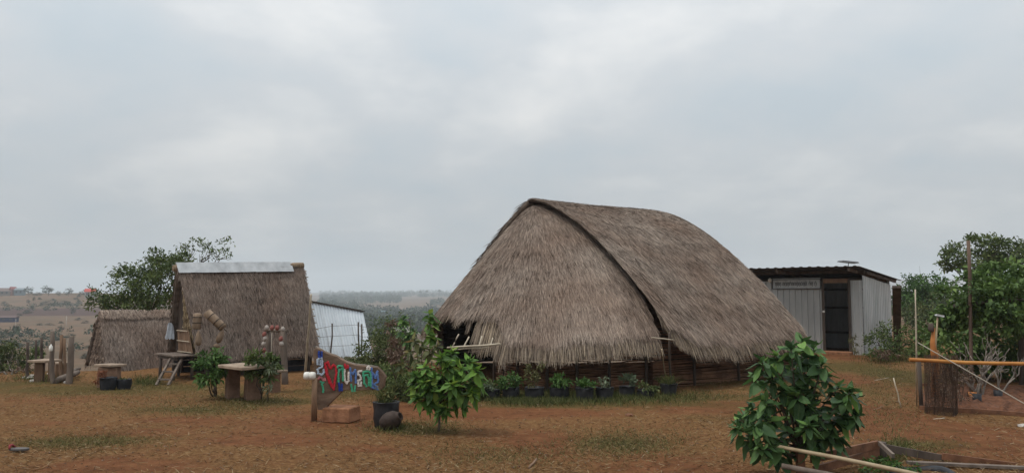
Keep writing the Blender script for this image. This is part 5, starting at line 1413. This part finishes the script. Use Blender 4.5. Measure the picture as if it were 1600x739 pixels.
bush('climber_bush', 'dark creeper bush against the right wall of the iron shed', 'bush', gp(1375, 556), [(1372, 535, 19.6, .35, .28), (1395, 525, 19.8, .40, .30), (1418, 530, 19.8, .42, .34), (1440, 540, 19.6, .40, .28), (1390, 548, 19.2, .5, .14), (1455, 525, 19.8, .4, .4)], 2600, .085, 'leaf_tree')
bush('door_weed', 'thin dry climbing weed beside the shed doorway', 'weed', K - SD * .15 + FD * .2, [(1332, 528, 21.2, .10, .2), (1335, 545, 21.2, .14, .12)], 220, .05, 'leaf_yellow', r=.006)
bush('weed_bush', 'small pink-brown weed patch at the foot of the shed creeper', 'weeds', gp(1370, 560), [(1372, 552, 18.9, .25, .10), (1392, 555, 18.8, .2, .08)], 260, .06, 'leaf_dead', r=.006)

# trees
def tree_px(name, label, base, fork, blobs, n, size, mat, r0, group=None, **k):
    bl = [(tuple(at(px, py, d)), (rx, rx, rz)) for px, py, d, rx, rz in blobs]
    return make_tree(name, label, 'tree', base, fork, r0, bl, n, size, M[mat], M['bark'], group, **k)
tree_px('leafy_tree', 'dense leafy tree rising behind the two straw huts', (at(232, 560, 25).x, 25, gz(at(232, 560, 25).x, 25)), at(232, 505, 25), [(172, 474, 24.6, .55, .40), (192, 452, 24.6, .70, .48), (215, 436, 25, .75, .50), (240, 418, 25, .75, .45), (262, 405, 25, .55, .35), (235, 455, 24.4, .8, .6), (262, 440, 24.4, .7, .6), (205, 478, 24.4, .75, .40), (250, 478, 24.4, .7, .5), (160, 486, 24.8, .35, .25), (280, 425, 25, .5, .5)], 6800, .115, 'leaf_tree', .11, clump=.20)
tree_px('bare_tree', 'half-bare branching tree top above the metal ridge cap', (at(300, 560, 26).x, 26, gz(at(300, 560, 26).x, 26)), at(292, 440, 26), [(285, 395, 26, .35, .22), (303, 384, 26, .40, .22), (330, 385, 26, .42, .20), (352, 383, 26, .38, .18), (358, 398, 26, .32, .16), (318, 398, 26, .35, .18), (275, 410, 26, .3, .2)], 380, .11, 'leaf_tree', .07, sub=12)
tree_px('leafy_tree', 'tall dark tree rising behind the vine-covered frame', (at(1540, 520, 30).x, 30, gz(at(1540, 520, 30).x, 30)), at(1535, 450, 30), [(1500, 398, 30, .7, .42), (1530, 386, 30, .8, .4), (1560, 388, 30, .75, .42), (1590, 392, 30, .8, .45), (1485, 415, 30, .5, .3), (1520, 412, 30, .9, .5), (1580, 415, 30, .9, .5), (1620, 400, 30, .9, .6), (1640, 430, 30, 1, .8)], 6500, .15, 'leaf_tree', .12, clump=.20)
tree_px('leafy_tree', 'pale green tree far right of the iron shed', (at(1442, 500, 46).x, 46, gz(at(1442, 500, 46).x, 46)), at(1442, 475, 46), [(1432, 452, 46, .8, .7), (1450, 446, 46, .9, .65), (1466, 455, 46, .8, .7), (1420, 462, 46, .7, .55), (1440, 466, 46, 1.1, .6)], 2600, .22, 'leaf_bright', .14, clump=.26)
for i, (px, py, dp, rx, rz, lab) in enumerate(((1415, 480, 52, 1.2, .5, 'low bush in the dry field just right of the dark board'), (1450, 490, 40, 1.1, .5, 'bush in the dry field behind the thin cane'), (1475, 478, 44, 1.1, .8, 'bush in the dry field left of the vine'))):
    bush('field_bush', lab, 'bush', (at(px, py, dp).x, dp, gz(at(px, py, dp).x, dp)), [(px, py, dp, rx, rz), (px + 10, py + 3, dp, rx * .7, rz * .8), (px - 10, py + 4, dp, rx * .7, rz * .7)], 900, .2, 'leaf_bush', r=.04)
M['wood_mid'] = noisy('wood_mid', (.075, .05, .036), (.15, .10, .072), 5, .8, .4, 22, stretch=(1, 1, .3))
# vine-covered frame on the right
vf = thing('vine_frame', 'pole frame smothered in green vine behind the garden bed', 'vine frame', gp(1545, 600))
for px, pt, pb, dp, r_ in ((1513, 376, 610, 13.2, .028), (1592, 440, 605, 14.6, .05), (1540, 440, 590, 15.5, .05), (1640, 430, 590, 14.5, .05)):
    b_ = at(px + 4, pb, dp); MB().tube(wiggle(Vector((b_.x, dp, -.1)), at(px, pt, dp), 5, .008), r_, 8).build('post', M['wood_dark'] if px != 1513 else M['wood_mid'], vf)
MB().tube([at(1490, 478, 13.3), at(1560, 470, 13.2), at(1660, 465, 13.1)], .03, 7).build('beam', M['wood_dark'], vf)
MB().tube([at(1500, 480, 15.4), at(1660, 470, 15.2)], .03, 7).build('beam', M['wood_dark'], vf)
vb = [(1490, 470, 13.5, .35, .3), (1475, 495, 13.6, .3, .25), (1520, 455, 13.6, .42, .35), (1550, 435, 13.8, .45, .30), (1585, 430, 13.8, .45, .32), (1560, 470, 13.1, .5, .35), (1600, 465, 13.1, .5, .4), (1530, 490, 13.3, .45, .25), (1585, 500, 13.0, .45, .25), (1630, 450, 13.5, .5, .5), (1500, 505, 13.6, .35, .2), (1620, 500, 13.4, .5, .3), (1560, 460, 14.8, .8, .5), (1620, 470, 14.8, .8, .6), (1470, 518, 13.8, .3, .2), (1500, 530, 15.2, .6, .35), (1570, 540, 15.4, .8, .4), (1630, 545, 15.2, .8, .4), (1478, 548, 15.0, .45, .3), (1545, 565, 15.6, .7, .35), (1610, 568, 15.6, .8, .35), (1510, 560, 15.4, .5, .3)]
V, F, rr = blob_leaves([(tuple(at(px, py, d)), (rx, rx * .9, rz)) for px, py, d, rx, rz in vb], 12500, .105, clump=.20, width=.6)
tag(link_mesh('vine_leaves', fast_mesh('vine_leaves', V, F, rr), M['leaf_vine'], vf), kind='stuff')
# leafless pale shrub under the vine
bs = thing('bare_shrub', 'leafless pale twiggy shrub behind the orange pole', 'shrub', gp(1530, 612))
b0 = gp(1532, 622); random.seed(9)
def twigs(p, d, L, r_, lev):
    e_ = p + d * L
    pts = wiggle(p, e_, 4, .06)
    MB().tube(pts, [r_, r_ * .9, r_ * .8, r_ * .7, r_ * .6], 5).build('branch', M['bark_pale'], bs)
    if lev == 0: return
    for k in range(3 if lev > 1 else 2):
        nd = (d + Vector((random.uniform(-.9, .9), random.uniform(-.5, .5), random.uniform(-.35, .55)))).normalized()
        twigs(pts[random.randint(2, 4)], nd, L * random.uniform(.55, .85), r_ * .6, lev - 1)
for k in range(9):
    twigs(b0 + Vector((random.uniform(-.3, .3), random.uniform(-.15, .1), -.05)), Vector((-.9 + k * .22, random.uniform(-.3, .1), 1)).normalized(), .50, .019, 2)
bush('weed_bush', 'dead stalks inside the netted bed left of the bare shrub', 'weeds', gp(1490, 628), [(1485, 600, 11.9, .16, .2), (1500, 612, 11.8, .14, .15)], 160, .06, 'leaf_dead', r=.008)
bush('dry_bush', 'brown tangle of dry brush behind the netted corner of the bed', 'brush', gp(1478, 615), [(1470, 575, 12.6, .22, .22), (1490, 585, 12.5, .25, .2), (1480, 600, 12.4, .25, .14), (1515, 590, 12.8, .25, .18)], 420, .06, 'leaf_dead', r=.010)
bush('weed_bush', 'green weeds growing inside the foreground planter frame', 'weeds', at(1395, 735, 7.5), [(1395, 722, 7.5, .14, .06), (1370, 730, 7.4, .14, .06), (1412, 728, 7.5, .10, .05), (1350, 738, 7.3, .14, .05)], 500, .05, 'leaf_bright', r=.004)

# ------------------------------------------------------------------ grass
M['grass_short'] = by_rnd('grass_short', [(0, (.05, .05, .018)), (.4, (.095, .092, .034)), (.8, (.16, .14, .06)), (1, (.25, .20, .10))], .85, .15, .25, .6, .05)
def blades(name, label, x, y, L, w, mat, upk, jit=.02):
    n = len(x); z = ground_z(x, y)
    P = np.c_[x, y, z + .004]
    th = rng.uniform(0, 2 * math.pi, n)
    el = rng.uniform(*upk, n)
    D = np.c_[np.cos(th) * np.cos(el), np.sin(th) * np.cos(el), np.sin(el)]
    N = unit(np.cross(np.cross(D, np.array([0, 0, 1.]) + rng.normal(0, .1, (n, 3))), D))
    o_ = link_mesh(name, strand_mesh(name, P, D, N, L, w, jitter=.05, lift=.006, droop=.15, taper=.3, roll=.6), mat)
    return tag(o_, label, 'grass', kind='stuff')
n = 150000
dep = 1 / rng.uniform(1 / 21., 1 / 5.2, n); xx = rng.uniform(-.72, .72, n) * dep
dens = (.25 + 1.0 * vnoise(xx, dep, 1.5, 12) * (.4 + .6 * vnoise(xx, dep, .5, 13))) * (1 - .8 * bare_at(xx, dep))
kp = rng.uniform(0, 1, n) < dens
blades('dry_grass', 'matted dry straw-coloured grass all over the yard', xx[kp], dep[kp], .075, .0042, M['grass_dry'], (.03, .5))
gx_, gy_ = [], []
def patch(px0, py0, px1, py1, n):
    """a patch of grass between two pixels of the ground, denser in its middle"""
    u_ = rng.normal(.5, .24, n); v_ = rng.normal(.5, .24, n)
    a_, b_ = gp(px0, py0), gp(px1, py1)
    y = 1 / ((1 / a_.y) + ((1 / b_.y) - (1 / a_.y)) * v_)
    px = px0 + (px1 - px0) * u_
    gx_.append((px - 800) / FPX * y); gy_.append(y)
for a_ in ((755, 612, 1075, 634, 8000), (760, 618, 900, 634, 3500), (1335, 548, 1440, 572, 3500), (210, 590, 260, 603, 700), (590, 660, 640, 675, 500), (0, 585, 130, 600, 900), (500, 588, 640, 610, 1800), (1360, 690, 1420, 735, 500)):
    patch(*a_)
x = np.concatenate(gx_); y = np.concatenate(gy_)
blades('green_grass', 'tufts of green grass round the plant bags and under the bushes', x, y, .10, .0055, M['grass_green'], (.5, 1.45))
gx_, gy_ = [], []
for a_ in ((150, 588, 300, 606, 1500), (330, 605, 480, 640, 2200), (860, 665, 1080, 718, 3600), (560, 655, 740, 680, 2600), (1000, 608, 1150, 630, 1800), (1320, 570, 1440, 700, 2600), (480, 590, 640, 630, 1800), (1040, 590, 1180, 612, 1200), (1330, 560, 1430, 600, 2500), (0, 600, 500, 640, 2500), (1150, 570, 1340, 640, 2200), (1300, 690, 1500, 730, 1500), (650, 690, 900, 735, 1500), (20, 675, 260, 705, 1500), (200, 628, 420, 652, 1500), (340, 610, 410, 628, 900), (150, 598, 215, 610, 600)):
    patch(*a_)
x = np.concatenate(gx_); y = np.concatenate(gy_)
blades('short_grass', 'thin short greenish grass in worn patches of the yard', x, y, .042, .0045, M['grass_short'], (.2, 1.1))
# litter of straw and dead leaves
n = 2600
dep = 1 / rng.uniform(1 / 16., 1 / 5.2, n); xx = rng.uniform(-.7, .7, n) * dep
P = np.c_[xx, dep, ground_z(xx, dep) + .012]
V, F, rr = leaf_cloud(P, np.c_[rng.normal(0, 1, n), rng.normal(0, 1, n), np.zeros(n)], .035, droop=0, spread=.1, up=3)
tag(link_mesh('leaf_litter', fast_mesh('leaf_litter', V, F, rr), M['leaf_dead']), 'scattered dead leaf litter on the yard', 'litter', kind='stuff')

# ------------------------------------------------------------------ far side of the valley
def hit(px, py):
    """where the sight line through a pixel meets the land beyond the yard"""
    d = at(px, py, 1.0) - Vector((0, 0, CAM_H))
    y = 30 * (3300 / 30) ** np.linspace(0, 1, 4000)
    below = d.z * y + CAM_H <= ground_z(d.x * y, y)
    k = int(np.argmax(below)) if below.any() else 3600
    return Vector((d.x * y[k], y[k], gz(d.x * y[k], y[k])))
protos = []
for v in range(5):
    rs = [((0, 0, .62), (.36, .36, .30)), ((.2, .1, .55), (.26, .26, .22)), ((-.22, 0, .5), (.28, .26, .24)), ((.02, -.1, .82), (.22, .22, .16))]
    if v == 4: rs = [((0, 0, .86), (.17, .17, .12)), ((.06, 0, .80), (.12, .12, .08))]
    if v == 3: rs = [((0, 0, .38), (.5, .45, .30)), ((.3, 0, .3), (.35, .3, .24)), ((-.3, .1, .32), (.35, .3, .26))]
    V, F, rr = blob_leaves([(tuple(np.array(c) + rng.normal(0, .05, 3)), r_) for c, r_ in rs], 620, .085, clump=.26)
    cm = {k: fast_mesh('crown', V, F, rr) for k in ('leaf_far', 'leaf_far_dry')}
    for k in cm: cm[k].materials.append(M[k])
    mb = MB(); branches(mb, Vector((0, 0, -.05)), Vector((0, 0, .4 if v != 3 else .15)), .025, [c for c, r_ in rs], 1, .15)
    tm = bpy.data.meshes.new('trunk'); tm.from_pydata(mb.v, [], mb.f); tm.materials.append(M['bark'])
    protos.append((tm, cm))
def far_tree(name, label, px, py, hpx, v, mat='leaf_far', wide=1.0, group='trees and shrubs on the far hillside', cat='tree', p=None):
    p = p or hit(px, py); h = hpx * p.y / FPX
    o_ = thing(name, label, cat, p - Vector((0, 0, .2)), group)
    for nm, dat in (('trunk', protos[v][0]), ('crown', protos[v][1][mat])):
        c = bpy.data.objects.new(nm, dat); COL.objects.link(c); c.parent = o_
    o_.scale = (h * wide, h * wide, h); o_.rotation_euler.z = random.uniform(0, 6)
    return o_
G1 = 'trees along the far ridge'
for px, py, hp, v, wd, lab in ((44, 462, 15, 0, 1.1, 'pointed tree right beside the grey-roofed house on the ridge'), (58, 462, 9, 3, 1.3, 'low tree in the gap between two bigger ridge trees'), (76, 462, 17, 1, 1.35, 'widest tree on the ridge, right of the grey-roofed house'), (91, 463, 9, 0, 1.0, 'small tree at the right foot of the widest ridge tree'), (107, 463, 13, 2, 1.1, 'lone round tree halfway between the two ridge houses'), (121, 464, 8, 3, 1.2, 'low shrub-like tree left of the red-roofed house'), (133, 465, 13, 0, 1.4, 'dark tree on the left side of the red-roofed house'), (150, 466, 12, 1, 1.2, 'dark tree on the right side of the red-roofed house')):
    far_tree('ridge_tree', lab, px, py, hp, v, 'leaf_far', wd, G1)
SHRUB_LABELS = ['round shrub on the slope under the grey-roofed ridge house', 'small dry shrub on the slope under the pointed ridge tree', 'small shrub just below the gap between the big ridge trees', 'widest shrub clump on the slope below the widest ridge tree', 'shrub at the left end of the clump below the widest ridge tree', 'broad shrub below and left of the lone round ridge tree', 'broad shrub below and right of the lone round ridge tree', 'broad shrub below the low tree beside the red-roofed house', 'dry shrub on the slope right below the red-roofed house', 'upright dry shrub at the right end of the dark ploughed strip', 'dry hedge shrub on the slope above the navy building', 'smaller dry shrub right of the hedge shrub above the navy building', 'small dry shrub touching the roof corner of the navy building', 'tall dry shrub just left of the white utility pole', 'large green shrub in the valley above the grey slab table', 'shrub in the valley directly behind the grey stake with the bottle', 'shrub right of the white utility pole, above the leaning stake', 'small shrub at the very foot of the white utility pole', 'dry low shrub behind the small round dark shrub', 'slim dry shrub at the foot of the pole by the navy building', 'small dry shrub left of the low hut ridge', 'dry shrub halfway between the utility pole and the low hut ridge', 'middle tuft of the hedge line below the ploughed strip', 'left tuft of the hedge line below the ploughed strip', 'right tuft of the hedge line below the ploughed strip', 'low dry shrub between the leaning stake and the low hut', 'dry shrub against the left verge of the low hut', 'low scrub below the low tree near the red-roofed house', "low scrub below the small tree at the widest ridge tree's foot", 'low scrub below the gap left of the widest ridge tree']
for S, (px, py, hp, v, mt, wd) in zip(SHRUB_LABELS, ((10, 478, 11, 3, 'leaf_far', 1.1), (44, 475, 8, 0, 'leaf_far_dry', 1.0), (53, 471, 8, 0, 'leaf_far', .9), (76, 477, 11, 3, 'leaf_far', 1.6), (66, 478, 8, 3, 'leaf_far', 1.2), (98, 476, 10, 3, 'leaf_far', 1.5), (112, 477, 9, 3, 'leaf_far', 1.4), (126, 474, 9, 3, 'leaf_far', 1.4), (140, 478, 9, 3, 'leaf_far_dry', 1.2), (114, 493, 14, 1, 'leaf_far_dry', .8), (37, 490, 10, 3, 'leaf_far_dry', 1.5), (48, 489, 7, 3, 'leaf_far_dry', 1.2), (30, 493, 7, 3, 'leaf_far_dry', 1.2), (95, 520, 14, 1, 'leaf_far_dry', .8), (72, 530, 15, 3, 'leaf_far', 1.2), (84, 532, 11, 3, 'leaf_far', 1.3), (108, 528, 12, 3, 'leaf_far', 1.2), (100, 530, 10, 3, 'leaf_far', 1.2), (62, 535, 9, 3, 'leaf_far_dry', 1.2), (25, 520, 16, 1, 'leaf_far_dry', .9), (132, 505, 8, 3, 'leaf_far_dry', 1.2), (120, 500, 7, 3, 'leaf_far_dry', 1.5), (80, 508, 6, 3, 'leaf_far_dry', 2.2), (60, 508, 6, 3, 'leaf_far_dry', 2.2), (98, 505, 6, 3, 'leaf_far_dry', 2.0), (128, 560, 15, 3, 'leaf_far_dry', 1.2), (140, 545, 12, 3, 'leaf_far_dry', 1.2), (118, 468, 6, 3, 'leaf_far', 1.6), (86, 470, 6, 3, 'leaf_far', 1.6), (64, 468, 6, 3, 'leaf_far', 1.6))):
    far_tree('hillside_shrub', S, px, py, hp, v, mt, wd, cat='shrub')
for px, py, hp, wd, lab in ((12, 545, 26, 1.6, 'broad bluish bush below the navy building'), (32, 542, 22, 1.5, 'broad bluish bush, right of another one below the navy building'), (3, 535, 20, 1.4, 'bluish bush at the very left edge below the navy building')):
    far_tree('valley_bush', lab, px, py, hp, 3, 'leaf_far', wd, 'bluish bushes low in the valley', 'bush')
for px, py, hp, lab in ((657, 462, 10, 'lone thin tree on the middle ridge, left of three'), (667, 461, 11, 'lone thin tree on the middle ridge, second of three'), (686, 458, 12, 'lone thin tree on the middle ridge nearest the big roof')):
    p = hit(px, 464); far_tree('thin_tree', lab, px, py, hp, 4, 'leaf_far', 1.0, 'thin trees on the middle ridge', 'tree', p)
# the hazy woods of the middle valley read as one mass
Ps, Ls = [], []
for k in range(2600):
    q = random.uniform(-.24, -.02); y_ = 240 * (2700 / 240) ** random.random()
    x_ = q * y_
    if -.14 < q < -.07 and 1000 < y_ < 1500: continue              # the bare pinkish field
    if vnoise(x_, y_, 120, 31) < .16: continue
    Ps.append((x_, y_, gz(x_, y_))); Ls.append(y_)
for k in range(500):
    q = random.uniform(.36, .75); y_ = 130 * (2500 / 130) ** random.random(); x_ = q * y_
    if vnoise(x_, y_, 90, 33) < .45: continue
    Ps.append((x_, y_, gz(x_, y_))); Ls.append(y_)
for k in range(700):
    q = random.uniform(-1.0, -.40); y_ = random.uniform(140, 500); x_ = q * y_
    if vnoise(x_ * .35, y_, 24, 35) < .70: continue
    Ps.append((x_, y_, gz(x_, y_) - .6)); Ls.append(-1.)
Ps = np.array(Ps); Ls = np.array(Ls); h_ = rng.uniform(4.5, 9, len(Ps)) * np.interp(Ls, [0, 200, 900], [.34, .6, 1.0])
kk = 46
idx = np.repeat(np.arange(len(Ps)), kk)
dd = unit(rng.normal(0, 1, (len(idx), 3))) * rng.uniform(.2, 1, (len(idx), 1)) ** .5
P = Ps[idx] + dd * np.c_[h_[idx] * .5, h_[idx] * .5, h_[idx] * .42] + np.c_[0 * h_[idx], 0 * h_[idx], h_[idx] * .5]
V, F, rr = leaf_cloud(P, dd, h_[idx] * .28, width=.7)
tag(link_mesh('woods', fast_mesh('woods', V, F, rr), M['leaf_far']), 'hazy woods covering the middle of the valley and its ridges', 'woods', kind='stuff')
# houses
def house(name, label, px, py, wpx, hpx, roof_px, wallc, roofc, rz, depth_ratio=.7, windows=3, p=None, hip=.0, door=True):
    p = p or hit(px, py); s = p.y / FPX
    W, H, RH = wpx * s, hpx * s, roof_px * s; D = W * depth_ratio
    o_ = thing(name, label, 'house', p, 'houses across the valley')
    T = Matrix.Translation(p) @ Matrix.Rotation(R(rz), 4, 'Z')
    X = lambda x, y, z: T @ Vector((x, y, z))
    mb = MB(); mb.add([X(x * W / 2, y * D / 2, z) for z in (-2, H) for x, y in ((-1, -1), (1, -1), (1, 1), (-1, 1))], [(3, 2, 1, 0), (4, 5, 6, 7), (0, 1, 5, 4), (1, 2, 6, 5), (2, 3, 7, 6), (3, 0, 4, 7)]); wl_ = mb.build('wall', plain(name + '_wall', wallc, .9), o_)
    e = 1.14; ri = W / 2 * e * (1 - hip)
    mb = MB(); mb.add([X(-W / 2 * e, -D / 2 * e, H), X(W / 2 * e, -D / 2 * e, H), X(W / 2 * e, D / 2 * e, H), X(-W / 2 * e, D / 2 * e, H), X(-ri, 0, H + RH), X(ri, 0, H + RH)], [(0, 1, 5, 4), (2, 3, 4, 5), (1, 2, 5), (3, 0, 4), (3, 2, 1, 0)]); mb.build('roof', plain(name + '_roof', roofc, .8), o_)
    wm = plain(name + '_glass', (.05, .055, .065), .4)
    for k in range(windows):
        x = (k + .5) / windows * W - W / 2
        w_ = W / windows * .42
        mb = MB(); mb.add([X(x - w_ / 2, -D / 2 - .06, H * .38), X(x + w_ / 2, -D / 2 - .06, H * .38), X(x + w_ / 2, -D / 2 - .06, H * .82), X(x - w_ / 2, -D / 2 - .06, H * .82), X(x - w_ / 2, -D / 2 + .06, H * .38), X(x + w_ / 2, -D / 2 + .06, H * .38), X(x + w_ / 2, -D / 2 + .06, H * .82), X(x - w_ / 2, -D / 2 + .06, H * .82)], [(0, 1, 2, 3), (7, 6, 5, 4), (0, 4, 5, 1), (1, 5, 6, 2), (2, 6, 7, 3), (3, 7, 4, 0)]); mb.build('window', wm, wl_)
    return o_
house('ridge_house', 'long house with grey-brown roof at the left end of the ridge', 10, 461, 26, 6, 5, (.20, .17, .15), (.16, .115, .10), 8, .5, 4, hip=.25)
house('gabled_house', 'small reddish gable rising behind the grey-brown roof', 20, 461, 8, 9, 4, (.25, .12, .10), (.26, .08, .07), 60, .8, 1)
house('block_house', 'blue-grey block at the right end of the ridge house', 31, 461, 13, 8, 3, (.16, .20, .22), (.20, .24, .26), 0, .6, 2)
house('red_roof_house', 'house with a bright red roof at the right end of the ridge', 141, 465, 14, 9, 5, (.30, .27, .24), (.48, .055, .035), 15, .7, 2)
house('navy_building', 'low navy blue building with a pale eave at the left edge', 9, 503, 32, 7, 3, (.030, .036, .085), (.11, .07, .065), 4, .4, 3)
house('teal_building', 'teal block building in the valley right of the zinc roof', 592, 497, 17, 10, 2, (.045, .16, .17), (.10, .15, .16), 5, .6, 2)
house('red_roof_house', 'house with a dull red roof below the teal building', 573, 514, 22, 6, 6, (.34, .32, .30), (.24, .10, .075), -10, .6, 3)
house('red_roof_house', 'small brown-red roofed house right of the other low roofs', 604, 508, 16, 5, 5, (.24, .20, .18), (.20, .095, .075), 20, .6, 2)
for px, y0, y1, lab in ((103, 516, 494, 'thin white utility pole on the left hillside'), (24, 517, 498, 'thin pole right of the navy building')):
    p = hit(px, y0); h = (y0 - y1) * p.y / FPX
    ob = MB().tube([p - Vector((0, 0, .5)), p + Vector((0, 0, h))], [h * .02, h * .013], 6)
    o_ = thing('utility_pole', lab, 'pole', p); ob.build('shaft', M['rubble'], o_)
    MB().bar(p + Vector((-h * .07, 0, h * .9)), p + Vector((h * .07, 0, h * .9)), h * .02, h * .02).build('crossarm', M['rubble'], o_)
# ------------------------------------------------------------------ hazy air
hz = MB(); hz.box((0, 0, 35), (8000, 8000, 170))
m, t, b, o = mat_new('haze')
t.nodes.remove(b)
pv = t.nodes.new('ShaderNodeVolumePrincipled'); pv.inputs['Color'].default_value = (.86, .94, 1.0, 1); pv.inputs['Density'].default_value = HAZE_DENSITY
t.links.new(pv.outputs[0], o.inputs['Volume'])
hzo = hz.build('haze', m)
tag(hzo, 'pale even haze softening the far hills', 'haze', kind='stuff')
